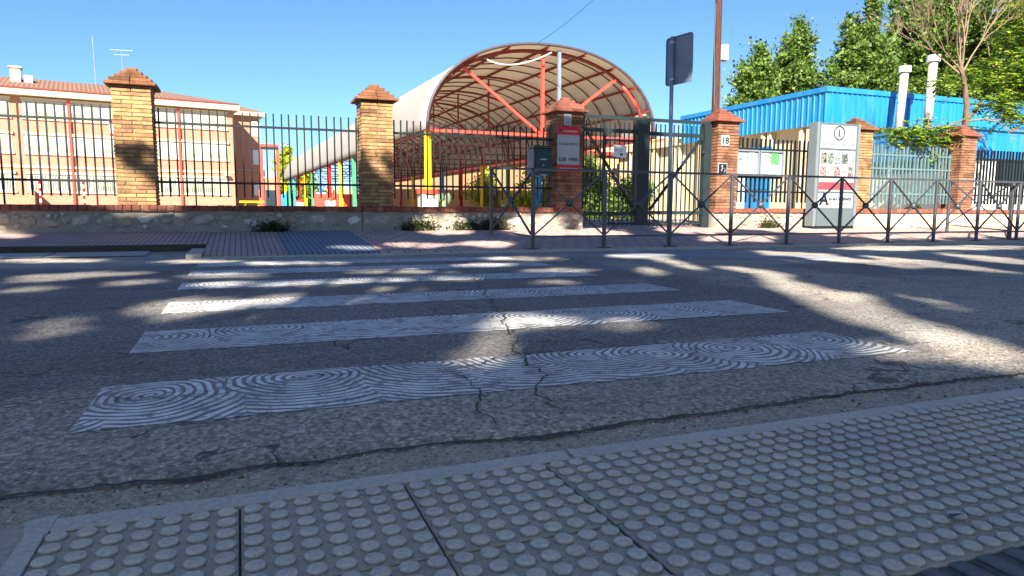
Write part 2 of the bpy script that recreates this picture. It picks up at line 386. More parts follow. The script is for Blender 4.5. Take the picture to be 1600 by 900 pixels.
# ------------------------------------------------------------------ ground
def sheet(name, x0, x1, y0, y1, z, mat, nx=1, ny=1):
    bm = bmesh.new(); g = [[bm.verts.new((x0 + (x1 - x0) * i / nx, y0 + (y1 - y0) * j / ny, z(x0 + (x1 - x0) * i / nx, y0 + (y1 - y0) * j / ny) if callable(z) else z)) for i in range(nx + 1)] for j in range(ny + 1)]
    for j in range(ny):
        for i in range(nx): bm.faces.new((g[j][i], g[j][i + 1], g[j + 1][i + 1], g[j + 1][i]))
    return tag(build(name, bm, mat), kind='structure')
sheet('ground', -600, 600, -300, 900, -.12, GROUND)
def zroad(x, y):
    base = -.03
    if x < 3.2: base += .03 * max(0, min(1, (y - 8.3) / 1.3))
    return base + .004 * noise.noise(Vector((x * .7, y * .7, 0)))
def crackline(x):
    n = noise.noise(Vector((x * 2.1, 3.3, 0))) * .05 + noise.noise(Vector((x * 9, 1.3, 0))) * .022 + noise.noise(Vector((x * 33, 5.3, 0))) * .010
    return 1.585 + n
# asphalt road: fine sheet with a ragged broken edge towards the gutter
xs = np.concatenate([np.arange(-60, -3, 3), np.arange(-3, 7, .02), np.arange(7, 14, .25), np.arange(14, 121, 4)])
ysn = [0, .02, .06, .15, .3, .6, 1, 1.6, 2.4, 3.4, 4.6, 5.8, 6.6, 7.2, 8.1]
bm = bmesh.new(); rows = []
for x in xs:
    c = crackline(x); col = [bm.verts.new((x, c, -.055))]
    for k, d in enumerate(ysn): col.append(bm.verts.new((x, c + d, zroad(x, c + d) - (.012 if k == 0 else 0))))
    rows.append(col)
for a, b in zip(rows, rows[1:]):
    for i in range(len(a) - 1): bm.faces.new((a[i], b[i], b[i + 1], a[i + 1]))
tag(build('road', bm, ROAD, smooth=True), kind='structure')
def zgut(x, y): return -.040 + .006 * noise.noise(Vector((x * 6, y * 9, 0))) + .004 * noise.noise(Vector((x * 30, y * 30, 2)))
gut = sheet('gutter', -4, 8, 1.36, 1.72, zgut, GUTTER, 600, 18)
sheet('gutter', 8, 120, 1.36, 1.72, -.042, GUTTER); sheet('gutter', -60, -4, 1.36, 1.72, -.042, GUTTER)
bm = bmesh.new(); prev = None
for x in np.arange(-3, 7, .012):
    c = crackline(x); w_ = .004 + .013 * abs(noise.noise(Vector((x * 5, 8, 0)))) + .006 * abs(noise.noise(Vector((x * 37, 2, 0))))
    r = [bm.verts.new((x, c - w_, -.0325)), bm.verts.new((x, c + .003, -.0315)), bm.verts.new((x, c + .0015 + w_ * .5, zroad(x, c) - .0055))]
    if prev:
        for i in range(2): bm.faces.new((prev[i], r[i], r[i + 1], prev[i + 1]))
    prev = r
tag(build('road_edge_seam', bm, CRACK), kind='structure')
for xa in range(-12, -1): 
    if xa < -1: sheet('gutter', xa + .01, xa + .985, 8.80, 9.44, lambda x, y: zroad(x, y) + .010, SLAB)
# cracks in the asphalt, filled with dirt
def crack(pts, w, z=.0045, seed=0):
    P = [Vector((x, y)) for x, y in pts]; Q = []
    for a, b in zip(P, P[1:]):
        n = max(2, int((b - a).length / .025))
        for i in range(n): Q.append(a.lerp(b, i / n))
    Q.append(P[-1]); bm = bmesh.new(); prev = None
    for i, q in enumerate(Q):
        t = (Q[min(i + 1, len(Q) - 1)] - Q[max(0, i - 1)]).normalized(); nn = Vector((-t.y, t.x))
        off = noise.noise(Vector((i * .12, seed, 0))) * .05 + noise.noise(Vector((i * .45, seed, 5))) * .022 + random.uniform(-.007, .007)
        ww = w * .62 * (.25 + 1.1 * abs(noise.noise(Vector((i * .3, seed, 9)))) + .35 * random.random()) * min(1, i / 6 + .1, (len(Q) - 1 - i) / 6 + .1)
        c = q + nn * off
        r = [bm.verts.new((*(c + nn * ww * s), zroad(c.x, c.y) + z)) for s in (-.5, .5)]
        if prev: bm.faces.new((prev[0], r[0], r[1], prev[1]))
        prev = r
    tag(build('road_crack', bm, CRACK), kind='structure')
crack([(-1.2, 2.25), (-.4, 2.30), (-.1, 2.20), (.15, 2.33), (.5, 2.42), (.72, 2.33), (1.0, 2.46), (1.4, 2.45), (1.9, 2.42), (2.3, 2.44), (2.9, 2.36)], .016, .010, 1)
crack([(.80, 1.62), (.82, 1.85), (.93, 2.1), (.99, 2.45), (1.1, 2.8), (1.25, 3.3), (1.45, 4.1), (1.6, 4.7), (1.9, 5.8), (2.1, 7.4)], .020, .010, 2)
crack([(.62, 1.62), (.60, 1.8), (.68, 2.05), (.66, 2.3)], .016, .010, 3)
crack([(1.55, 2.02), (1.62, 2.2), (1.75, 2.42)], .014, .010, 4)
crack([(1.45, 4.1), (1.8, 4.5), (1.85, 5.0)], .016, .010, 5)
crack([(-.9, 6.3), (-.45, 6.9), (-.5, 7.7)], .03, .008, 6)
crack([(2.5, 7.9), (3.2, 7.3), (4.4, 6.6), (5.6, 6.4), (6.0, 6.7)], .05, .006, 7)
crack([(3.3, 5.0), (4.4, 4.9), (6.0, 4.5), (9.0, 4.2), (14, 4.2)], .03, .006, 8)
crack([(-3, 5.2), (-1.6, 5.6), (-.5, 6.3)], .02, .006, 9)

# pale concrete trench patch, raised a little
PATCH = concrete('pale_patch', (.46, .47, .48), (.58, .59, .60), 2, .7, 50)
bm = bmesh.new(); prism(bm, [(4.3, 8.18), (3.9, 7.8), (4.6, 7.0), (5.6, 6.35), (6.35, 6.05), (6.75, 6.2), (6.4, 6.6), (6.0, 7.2), (5.9, 8.18)], -.06, -.018)
tag(build('road_patch', bm, PATCH), kind='structure')
bm = bmesh.new(); box(bm, (8.5, 6.6, -.024), (1.6, .10, .006)); tag(build('road_line', bm, PRINTW), kind='structure')

# crossing stripes
STR = [(1.98, 2.47, -.42, 2.54), (3.01, 3.53, -.42, 2.86), (4.10, 4.58, -.41, 2.90), (5.27, 5.74, -.42, 2.88), (6.34, 6.82, -.42, 2.95), (7.25, 7.72, -.40, 2.9)]
for k, (y0, y1, x0, x1) in enumerate(STR):
    n = 220; bm = bmesh.new(); prev = None
    for i in range(n + 1):
        x = x0 + (x1 - x0) * i / n
        e0 = y0 + .010 * noise.noise(Vector((x * 6, k, 0))) + .004 * noise.noise(Vector((x * 50, k, 0))); e1 = y1 + .012 * noise.noise(Vector((x * 5, k, 4))) + .004 * noise.noise(Vector((x * 50, k, 7)))
        r = [bm.verts.new((x, e0 + (e1 - e0) * j / 8, zroad(x, e0 + (e1 - e0) * j / 8) + (.005 if 0 < i < n and 0 < j < 8 else .002))) for j in range(9)]
        if prev:
            for j in range(8): bm.faces.new((prev[j], r[j], r[j + 1], prev[j + 1]))
        prev = r
    tag(build('crosswalk_stripe', bm, CROSS, smooth=True), kind='structure')

# near kerb and pavement
def kerb_stone(x0, x1, y0=1.305, y1=1.392, drop=.05, parent=None):
    bm = bmesh.new(); sec = [(y0, -.10), (y0, -.001), (y0 + .006, .002), (y1 - .035, .001), (y1 - .006, -.012), (y1, -.024), (y1, -.10)]
    L = [bm.verts.new((x0 + random.uniform(0, .004), y, z)) for y, z in sec]; Rr = [bm.verts.new((x1 - random.uniform(.003, .008), y, z)) for y, z in sec]
    for i in range(len(sec)): j = (i + 1) % len(sec); bm.faces.new((L[i], L[j], Rr[j], Rr[i]))
    bm.faces.new(L[::-1]); bm.faces.new(Rr)
    return build('kerb_stone', bm, KERB, parent)
npv = tag(link('near_pavement', None), kind='structure')
npv_base = build('bedding', B(b2(-.345, 120, -14, 1.30, -.12, -.006)), JOINT_KERBSHADE, npv)
for a, b in [(-.315, .66), (.665, 1.70), (1.705, 2.75), (2.755, 3.8), (3.805, 4.85), (4.855, 5.9), (5.905, 7)]: kerb_stone(a, b, parent=npv)
build('kerb_run', B(b2(7.01, 120, 1.305, 1.39, -.1, 0)), KERB, npv)
TS = .3015; TX0 = -.3205; TY1 = 1.301
bm = bmesh.new(); prism(bm, [(0, 0), (TS - .0042, 0), (TS - .0042, TS - .005), (0, TS - .005)], -.03, 0)
bmesh.ops.bevel(bm, geom=[e for e in bm.edges if all(v.co.z > -.001 for v in e.verts)], offset=.002, segments=1, affect='EDGES')
pit = TS / 7
for i in range(7):
    for j in range(7):
        cx, cy = (i + .5) * pit - .002, (j + .5) * pit - .002; rings = []
        for r, z in ((.0166, -.001), (.0163, .0042), (.0145, .0066), (.008, .0074)):
            rings.append([bm.verts.new((cx + r * math.cos(2 * PI * k / 14), cy + r * math.sin(2 * PI * k / 14), z)) for k in range(14)])
        for a, b in zip(rings, rings[1:]):
            for k in range(14):
                f = bm.faces.new((a[k], a[(k + 1) % 14], b[(k + 1) % 14], b[k])); f.smooth = True
        f = bm.faces.new(rings[-1]); f.smooth = True
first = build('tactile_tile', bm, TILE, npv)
me = first.data; ftile = True
for r in range(2):
    for c in range(27):
        o = first if ftile else link('tactile_tile', me, npv); ftile = False
        o.location = (TX0 + c * TS + .003 + random.uniform(-.0008, .0008), TY1 - (r + 1) * TS, random.uniform(-.0012, .0008) - .001)
        o.rotation_euler = (random.uniform(-.003, .003), random.uniform(-.003, .003), random.uniform(-.002, .002))
bm = bmesh.new(); box(bm, (.15, .15, -.015), (.298, .298, .026))
for k in range(5): box(bm, (.03 + k * .06, .15, .0), (.030, .290, .008), bev=.003)
rib = build('ribbed_tile', bm, RIB, npv); fr = True
for r in range(2):
    for c in range(-1, 25):
        o = rib if fr else link('ribbed_tile', rib.data, npv); fr = False
        o.location = (TX0 + c * TS + .16, .705 - (r + 1) * TS, -.004)
build('plain_paving', B(b2(-.32, 120, -14, .097, -.1, -.004)), SLAB, npv)
bm = bmesh.new(); prism(bm, [(-8, 1.372), (-.37, 1.372), (-.352, 1.33), (-.352, -14), (-8, -14)], -.12, -.008)
sl_ = build('concrete_slab', bm, SLAB, npv)
bm = bmesh.new(); prism(bm, [(-.350, 1.30), (-.318, 1.30), (-.318, 1.388), (-.366, 1.374)], -.1, -.003); build('kerb_end', bm, KERB, npv)
bm = bmesh.new(); prism(bm, [(-.347, 1.298), (-.3185, 1.298), (-.3185, -1), (-.358, -1), (-.354, 1.1)], -.1, .003); build('edging_strip', bm, KERB, npv)
build('kerb_run', B(b2(-60, -8, 1.25, 1.335, -.1, -.01)), KERB, npv)
# grit and exposed stones in the gutter strip, too many to count
bm = bmesh.new(); rr_ = random.Random(5)
for k in range(2600):
    x = rr_.uniform(-1.2, 5.5) if k % 3 else rr_.uniform(-1, 2.5); y = rr_.uniform(1.395, 1.60) if rr_.random() < .8 else rr_.gauss(1.57, .02)
    if y > crackline(x) - .004: continue
    r = rr_.uniform(.0015, .0045) * (1.9 if rr_.random() < .10 else 1); c = Vector((x, y, zgut(x, y) + r * .1)); a0 = rr_.uniform(0, 6)
    ring = [bm.verts.new(c + Vector((math.cos(a0 + q * 1.257) * r * rr_.uniform(.7, 1.3), math.sin(a0 + q * 1.257) * r * rr_.uniform(.7, 1.2), 0))) for q in range(5)]
    top = bm.verts.new(c + Vector((0, 0, r * rr_.uniform(.4, .9))))
    for q in range(5): bm.faces.new((ring[q], ring[(q + 1) % 5], top))
gm = N('gutter_grit', .85); gm.col(gm.ramp(gm.n('NewGeometry').outputs['Random Per Island'], (0, lin((.30, .28, .27))), (.5, lin((.56, .53, .49))), (1, lin((.82, .80, .76)))))
tag(build('gutter_grit', bm, gm.m), 'loose grit and pale stones strewn along the near gutter', 'grit', kind='stuff')
# litter: pebbles and small leaves on the tiles
for k in range(20):
    bm = bmesh.new(); bmesh.ops.create_icosphere(bm, subdivisions=1, radius=random.uniform(.0025, .006))
    for v in bm.verts: v.co *= random.uniform(.7, 1.2); v.co.z *= .6
    x, y = random.uniform(0, 3.6), random.uniform(.5, 1.28)
    if k > 11: x, y = random.uniform(-.3, 3.5), random.uniform(1.4, 1.58)
    z = .0 if y < 1.3 else -.038
    pm_ = random.choice([SLAB, KERB, STONE]); o = build('pebble', bm, pm_, None, (x, y, z + .002)); tag(o, 'tiny pebble lying loose on the tactile paving by the kerb' if y < 1.3 else 'tiny pebble lying in the rough gutter strip', 'pebble', 'loose pebbles on the near tactile tiles' if y < 1.3 else 'loose pebbles in the near gutter')
bm = bmesh.new(); vs = [bm.verts.new(p) for p in [(0, 0, .006), (.02, -.006, .014), (.045, 0, .010), (.022, .012, .007)]]; bm.faces.new(vs)
tag(build('dry_leaf', bm, paint('dry_leaf', (.20, .23, .27)), None, (1.12, .79, .004)), 'small curled dark leaf among the domes near the ribbed paving', 'leaf')

# ------------------------------------------------------------------ far pavement
def zpav(x, y): return .061 * (y - 8.35)
fpv = tag(link('far_pavement', None), kind='structure')
def slopebox(name, x0, x1, y0, y1, dz, mat, parent, cut=None):
    bm = bmesh.new(); prism(bm, [(x0, y0), (x1, y0), (x1, y1), (x0, y1)], -.15, lambda x, y: zpav(x, y) + dz); return build(name, bm, mat, parent)
slopebox('paving', 1.05 + .55, 5.6, 8.50, 12.2, 0, PAVING, fpv); slopebox('paving', 5.604, 9.5, 8.50, 13.5, 0, PAVING, fpv); slopebox('paving', 9.504, 120, 8.50, 12.2, 0, PAVING, fpv)
slopebox('ribbed_paving', -.40, .50, 8.52, 11.4, -.001, RIBRED, fpv)
slopebox('blue_ribbed_paving', .504, 1.596, 8.52, 11.4, 0, RIBBLUE, fpv)
bm = bmesh.new(); prism(bm, [(-60, 9.60), (-.404, 9.60), (-.404, 11.4), (-60, 11.4)], -.15, lambda x, y: zpav(x, y) + 0); build('ribbed_paving', bm, RIBRED, fpv)
x = -.40
KS = concrete('far_kerb', (.60, .57, .53), (.72, .69, .64), 3, .5)
while x < 30:
    L = 1.0; bm = bmesh.new(); prism(bm, [(x + .004, 8.34), (x + L - .004, 8.34), (x + L - .004, 8.496), (x + .004, 8.496)], -.12, .004 if x > 2.5 else -.012); build('kerb_stone', bm, KS, fpv); x += L
build('kerb_run', B(b2(30, 120, 8.34, 8.496, -.12, .004)), KS, fpv)
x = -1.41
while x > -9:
    build('kerb_stone', B(b2(x + .004, x + .996, 9.45, 9.596, -.12, .076)), JOINT_KERBSHADE, fpv); x -= 1  # dark dirty colour also paints in the shadow line of this kerb
build('kerb_stone', B(b2(-.56, -.404, 8.34, 9.596, -.12, .03)), KS, fpv)

# ------------------------------------------------------------------ low wall with brick coping
WY = 11.25
def stone_mesh(w, h, d=.05):
    bm = bmesh.new(); n = random.randint(6, 8); pts = []
    for k in range(n):
        a = 2 * PI * (k + random.uniform(-.25, .25)) / n
        c, s = math.cos(a), math.sin(a); r = 1 / max(abs(c) ** 3 + abs(s) ** 3, .01) ** (1 / 3) * random.uniform(.82, 1)
        pts.append((c * r * w / 2, s * r * h / 2))
    A = [bm.verts.new((x, .02, z)) for x, z in pts]; Bv = [bm.verts.new((x * .95, -d * .55, z * .93)) for x, z in pts]; Cc = [bm.verts.new((x * .68 + random.uniform(-.01, .01), -d + random.uniform(-.008, .006), z * .66)) for x, z in pts]
    for P, Q in ((A, Bv), (Bv, Cc)):
        for k in range(n): bm.faces.new((P[k], P[(k + 1) % n], Q[(k + 1) % n], Q[k]))
    c = bm.verts.new((0, -d - .004, 0))
    for k in range(n): bm.faces.new((Cc[k], Cc[(k + 1) % n], c))
    bmesh.ops.recalc_face_normals(bm, faces=bm.faces)
    me = D.meshes.new('stone'); bm.to_mesh(me); bm.free(); me.materials.append(STONE); return me
SM = [(w, h, stone_mesh(w, h)) for w, h in [(.32, .17), (.26, .16), (.22, .14), (.20, .19), (.17, .13), (.22, .10), (.14, .15), (.14, .09), (.10, .10), (.11, .07), (.08, .08)] for _ in range(2)]
CM = []
for _ in range(4):
    bm = bmesh.new(); box(bm, (0, 0, 0), (.102, .33, .082), bev=.005)
    for v in bm.verts: v.co += Vector((random.uniform(-.003, .003), random.uniform(-.006, .006), random.uniform(-.004, .003)))
    me = D.meshes.new('coping_brick'); bm.to_mesh(me); bm.free(); me.materials.append(BR_C); CM.append(me)
def low_wall(x0, x1, label, density=1.0, mortar=RUBBLE):
    t = thing('stone_wall', ((x0 + x1) / 2, WY + .15, .18), label, 'wall', 'low rubble walls under the school fence'); ox = (x0 + x1) / 2
    bm = bmesh.new(); n = max(4, int((x1 - x0) / .12)); m = 5
    g = [[bm.verts.new((x0 + (x1 - x0) * i / n - ox, -.15 + .035 + .012 * noise.noise(Vector((x0 + i * .5, j * .9, 0))), -.04 + (.335) * j / m)) for i in range(n + 1)] for j in range(m + 1)]
    for j in range(m):
        for i in range(n): bm.faces.new((g[j][i], g[j][i + 1], g[j + 1][i + 1], g[j + 1][i]))
    box(bm, (0, .03, .13), (x1 - x0, .24, .33)); build('mortar_bed', bm, mortar, t)
    placed = []; tries = 0; want = int((x1 - x0) * 30 * density)
    while len(placed) < want and tries < 9000:
        tries += 1; w, h, me = SM[min(len(SM) - 1, int(abs(random.gauss(0, 1)) * 8) if tries < 3000 else random.randrange(len(SM)))]
        s = random.uniform(.9, 1.12); w *= s; h *= s; x = random.uniform(x0 + w / 2, x1 - w / 2); z = random.uniform(.03 + h / 2, .30 - h / 2)
        if any(abs(x - a) < (w + c) / 2 * .90 and abs(z - b) < (h + d) / 2 * .90 for a, b, c, d in placed): continue
        placed.append((x, z, w, h)); o = link('stone', me, t, (x - ox, -.108 + random.uniform(0, .022), z)); o.scale = (s * random.choice((-1, 1)), .8, s); o.rotation_euler.y = random.uniform(-.25, .25)
    x = x0 + .055; k = 0
    while x < x1 - .03:
        link('coping_brick', random.choice(CM), t, (x - ox, .005, .345 + random.uniform(-.002, .003))); x += .1115
    build('coping_bed', B(((0, .005, .336), (x1 - x0 - .01, .30, .078))), MORTAR, t)
    return t

low_wall(-8.0, 1.84, 'rubble stone wall with red brick coping along the left of the pavement')
low_wall(1.85, 5.80, 'rubble stone wall section with weeds at its foot, ending at the gate sign pillar')
low_wall(8.66, 12.2, 'rubble wall section under the notice boards, behind the information totem', .75)
PALEW = concrete('pale_wall_render', (.72, .62, .50), (.84, .74, .61), 2.5, .6, 40)
low_wall(12.21, 15.66, 'pale rendered wall with orange coping under the grey-green fence', .06, PALEW)
low_wall(15.67, 26, 'pale low wall with orange coping at the far right end', .25, PALEW)

# ------------------------------------------------------------------ brick pillars
def brick_mesh(l, d, h=.046, mat=BR_Y):
    out = []
    for _ in range(3):
        bm = bmesh.new(); box(bm, (0, 0, 0), (l, d, h), bev=.0035)
        for v in bm.verts: v.co += Vector((random.uniform(-.002, .002), random.uniform(-.002, .002), random.uniform(-.002, .0015)))
        me = D.meshes.new('brick'); bm.to_mesh(me); bm.free(); me.materials.append(mat); out.append(me)
    return out
BK = {}
def brick(kind, mat):
    key = (kind, mat.name)
    if key not in BK: BK[key] = brick_mesh(*kind, mat=mat)
    return random.choice(BK[key])
def pillar(x, label, mat, ztop=2.51, big=False, y=WY - .02, lean=0):
    W = .50; cy = y + W / 2; z0 = .56
    t = thing('brick_pillar', (x, cy, .10), label, 'pillar', 'brick fence pillars'); zb = z0 - .10
    pit = .0565; n = 29
    box_ = B(((0, 0, zb + n * pit / 2), (W - .025, W - .025, n * pit - .002))); build('mortar_core', box_, MORTAR, t)
    L, Dp = .2435, .115
    for c in range(n):
        z = zb + (c + .5) * pit; j = lambda: random.uniform(-.003, .003)
        for s in (-1, 1):
            if c % 2 == 0:
                for q in (-1, 1): link('brick', brick((L, Dp), mat), t, (q * (W - L) / 2 + j(), s * (W - Dp) / 2 + j(), z))
                link('brick', brick((Dp, .262), mat), t, (s * (W - Dp) / 2 + j(), j(), z))
            else:
                for q in (-1, 1): link('brick', brick((Dp, L), mat), t, (s * (W - Dp) / 2 + j(), q * (W - L) / 2 + j(), z))
                link('brick', brick((.262, Dp), mat), t, (j() * 3, s * (W - Dp) / 2 + j(), z))
    z = zb + n * pit; cm = BR_C if big or mat is BR_O else BR_T
    top = ztop - .10; tot = top - z; hs = tot / 6.2
    for k, w in enumerate((.52, .66, .54, .42, .29, .15)):
        h = hs * (.6 if k == 0 else 1.12)
        if k == 0: build('neck_course', B(((0, 0, z + h / 2), (w, w, h)), bev=.006), cm, t); z += h; continue
        m = 2 if w > .35 else 1
        for a in range(m):
            for b in range(m):
                o = build('cap_brick', B(((0, 0, 0), (w / m - .004, w / m - .004, h - .006)), bev=.008), cm, t, ((a - (m - 1) / 2) * w / m + random.uniform(-.004, .004), (b - (m - 1) / 2) * w / m, z + h / 2))
        z += h
    return t
pillar(-1.35, 'yellow brick pillar nearest the left edge, in front of the school building', BR_Y)
pillar(2.10, 'yellow brick pillar left of the arched playground canopy', BR_Y)
pillar(5.50, 'brown brick gate pillar carrying the red and white school sign', BR_O)
pillar(8.92, 'brown brick gate pillar with number plate and wooden pole behind it', BR_O, 2.50, True)
pillar(12.45, 'yellow brick pillar mostly hidden behind the information totem', BR_Y)
pillar(15.68, 'orange brick pillar under the leaning tree at the right', BR_O)
pillar(-4.85, 'yellow brick pillar just past the left end of the view', BR_Y)

# ------------------------------------------------------------------ fences
def fence(x0, x1, label, mat=BLACK, extra=False, w=.022):
    ox = (x0 + x1) / 2; t = thing('fence_panel', (ox, 11.45, .57), label, 'fence', 'iron bar fence panels between the pillars')
    rails = [1.76, .905] + ([1.46] if extra else [])
    for z in rails: build('rail', B(((0, 0, z - .57), (x1 - x0 - .01, .03, .034))), mat, t)
    long_ = build('bar', B(((0, .006, .70), (w, w, 1.40))), mat, t, (1e3, 0, 0)).data
    short = build('bar', B(((0, .006, .76), (w, w, 1.28))), mat, t, (1e3, 0, 0)).data
    for o in list(t.children):
        if o.location.x > 100: D.objects.remove(o)
    n = round((x1 - x0) / .1128); 
    for i in range(n):
        x = x0 + (x1 - x0) * (i + .5) / n - ox
        lg = i % 10 == 4 or extra and i % 10 == 0
        o = link('bar', long_ if lg else short, t, (x, 0, 0)); o.rotation_euler.y = random.uniform(-.006, .006)
    return t
fence(-4.6, -1.6, 'black bar fence panel at the far left, in front of the school')
fence(-1.1, 1.85, 'black bar fence panel between the two yellow brick pillars')
fence(2.35, 5.25, 'black bar fence panel in front of the canopy, beside the mailbox')
fence(9.18, 12.2, 'black bar fence panel carrying the two notice boards', w=.030)
fence(12.7, 15.43, 'pale grey-green bar fence panel right of the totem, sunlight put into its colour', SUNLITG, True, w=.034)
fence(15.93, 19.2, 'dark bar fence panel at the right edge beyond the last pillar', w=.034)
fence(-8.2, -5.1, 'black bar fence panel past the left end of the view')

# ------------------------------------------------------------------ gate
g = thing('double_gate', (7.2, 11.42, .20), 'dark green double gate with diagonal braces between the brown pillars', 'gate'); ox = 7.2
def gb(name, *bx, mat=GATE): return build(name, B(*[((c[0] - ox, c[1], c[2] - .20), s) for c, s in bx]), mat, g)
gb('top_rail', b2(5.74, 8.70, -.035, .035, 2.18, 2.235))
gb('gate_post', b2(5.76, 5.86, -.05, .05, .12, 2.175)); gb('gate_post', b2(8.46, 8.62, -.06, .06, .12, 2.175))
gb('meeting_stile', b2(6.97, 7.10, -.04, .04, .24, 2.175)); gb('meeting_stile', b2(7.104, 7.24, -.036, .036, .24, 2.175))
gb('leaf_rail', b2(5.865, 6.965, -.025, .025, 1.94, 2.01)); gb('leaf_rail', b2(7.245, 8.455, -.025, .025, 1.92, 1.99))
gb('leaf_rail', b2(5.865, 6.965, -.025, .025, .25, .29)); gb('leaf_rail', b2(5.865, 6.965, -.025, .025, .42, .49)); gb('leaf_rail', b2(7.245, 8.455, -.025, .025, .25, .28)); gb('leaf_rail', b2(7.245, 8.455, -.025, .025, .44, .51))
wd = build('wicket_frame', B(((6.27 - ox, -.032, 1.09), (.055, .03, 1.62)), ((6.60 - ox, -.032, 1.60), (.60, .03, .045)), ((6.90 - ox, -.032, 1.09), (.045, .03, 1.62))), GATE, g)
for a, b in (((5.90, 1.95), (6.95, .50)), ((8.42, 1.93), (7.27, .52))):
    bm = bmesh.new(); bar(bm, (a[0] - ox, -.028, a[1] - .2), (b[0] - ox, -.028, b[1] - .2), .016, .10, up=(0, 1, 0)); build('diagonal_brace', bm, GATE, g)
for x0, x1, n in ((5.87, 6.96, 11), (7.25, 8.45, 12)):
    for i in range(n):
        gb('gate_bar', b2(x0 + (x1 - x0) * (i + .5) / n - .010, x0 + (x1 - x0) * (i + .5) / n + .010, .0, .02, .22, 2.14))
gb('hinge', b2(8.40, 8.47, -.08, -.04, 1.62, 1.68)); gb('hinge', b2(5.84, 5.92, -.08, -.04, .62, .68))
nt_ = thing('paper_notice', (6.58, 11.35, 1.60), 'white paper notice tied to the wicket of the green gate', 'notice'); nt_.rotation_euler.y = .05
build('sheet', B(((0, 0, 0), (.27, .006, .22))), WHITE, nt_); build('print_block', B(((.03, -.005, -.055), (.06, .003, .035))), INK, nt_); build('print_block', B(((-.04, -.005, .05), (.16, .003, .006)), ((-.03, -.005, .025), (.18, .003, .006)), ((-.03, -.005, 0), (.17, .003, .006))), INKG, nt_)

# ------------------------------------------------------------------ signs on the pillars
FY = WY - .02 - .006
s_ = thing('school_sign', (5.46, FY, 1.575), 'red and white school sign on the brown gate pillar', 'sign')
build('panel', B(((0, -.006, 0), (.43, .012, .52))), PRINTW, s_)
build('red_band', B(((0, -.010, .335), (.43, .020, .145))), PRINTR, s_); build('red_band', B(((0, -.010, -.33), (.43, .020, .125))), PRINTR, s_)
text('lettering', 'COLEGIO PÚBLICO', .060, INKG, s_, (0, -.014, .10), width=.36); text('lettering', 'LUIS  VIVES', .085, INK, s_, (0, -.014, -.17), bold=.002, width=.36)
text('lettering', 'Comunidad de Madrid', .040, WHITE, s_, (.03, -.022, .325), width=.28); text('lettering', 'CONSEJERIA DE EDUCACION', .038, WHITE, s_, (0, -.022, -.33), width=.36)
build('emblem', B(((-.15, -.021, .335), (.06, .003, .035))), REDD, s_)
s_ = thing('small_plaque', (5.44, FY, 2.10), 'small white plaque above the school sign', 'plaque')
build('plate', B(((0, -.004, 0), (.145, .008, .20))), PRINTW, s_)
bm = bmesh.new()
for k in range(3):
    a = 2 * PI * k / 3 + PI / 2; b = a + 2 * PI / 3; bar(bm, (.045 * math.cos(a), -.010, .03 + .045 * math.sin(a)), (.045 * math.cos(b), -.010, .03 + .045 * math.sin(b)), .004, .006, up=(0, 1, 0))
box(bm, (0, -.010, -.045), (.09, .003, .007)); box(bm, (0, -.010, -.065), (.10, .003, .007)); build('print_block', bm, REDD, s_)
s_ = thing('number_plate', (8.83, FY, 1.87), 'white tile with house number on the brown pillar under the wooden pole', 'number plate')
build('plate', B(((0, -.006, 0), (.20, .012, .20)), bev=.003), PRINTW, s_); text('digits', '18', .17, INK, s_, (0, -.014, -.005), bold=.004)
s_ = thing('framed_plaque', (8.79, FY, 1.33), 'small black plaque with white pictogram on the brown pillar', 'plaque')
build('plate', B(((0, -.006, 0), (.21, .012, .21))), PRINTW, s_); build('panel', B(((0, -.010, 0), (.185, .012, .185))), INK, s_)
bm = bmesh.new(); bmesh.ops.create_uvsphere(bm, u_segments=10, v_segments=6, radius=.022, matrix=Matrix.Translation((-.015, -.017, .045)) @ Matrix.Diagonal((1, .2, 1, 1))); bar(bm, (-.015, -.018, .02), (-.04, -.018, -.05), .004, .045, up=(0, 1, 0)); bar(bm, (.0, -.018, .01), (.05, -.018, -.01), .004, .03, up=(0, 1, 0)); bar(bm, (.05, -.018, -.02), (.03, -.018, -.07), .004, .03, up=(0, 1, 0)); build('pictogram', bm, PRINTW, s_)
# notice boards
for k, (x, lab) in enumerate(((9.46, 'left grey-framed notice board on the black fence, holding a pale yellow sheet'), (10.08, 'right grey-framed notice board on the black fence, holding a green sheet'))):
    s_ = thing('notice_board', (x, 11.34, 1.475), lab, 'notice board', 'glazed notice boards on the fence')
    build('back_panel', B(((0, .02, 0), (.56, .03, .46))), PRINTW, s_)
    build('frame', B(((0, 0, .235), (.60, .07, .03)), ((0, 0, -.235), (.60, .07, .03)), ((-.285, 0, 0), (.03, .07, .44)), ((.285, 0, 0), (.03, .07, .44))), GALV, s_)
    rc = [((-.12, .11), (.2, .16), PRINTW), ((-.13, -.11), (.22, .18), paint('pale_yellow_paper', (.92, .90, .62))), ((.12, -.1), (.16, .2), paint('pale_blue_paper', (.62, .80, .88))), ((.13, .12), (.14, .18), SHUT)] if k == 0 else \
         [((.10, .10), (.20, .22), paint('green_paper', (.30, .66, .32))), ((-.15, .08), (.17, .26), WHITE), ((.08, -.13), (.17, .14), WHITE), ((-.15, -.15), (.16, .12), paint('grey_paper', (.72, .76, .76)))]
    for (px, pz), (pw, ph), pm in rc: build('poster', B(((px, -.0, pz), (pw, .008, ph))), pm, s_)
    for q in range(9): 
        px, pz = random.uniform(-.2, .15), random.uniform(-.18, .18); build('print_line', B(((px, -.006, pz), (.10, .003, .008))), INKG, s_)
s_ = thing('board_carrier', (9.77, 11.40, 1.475), 'black metal frame holding the two notice boards on the fence', 'frame')
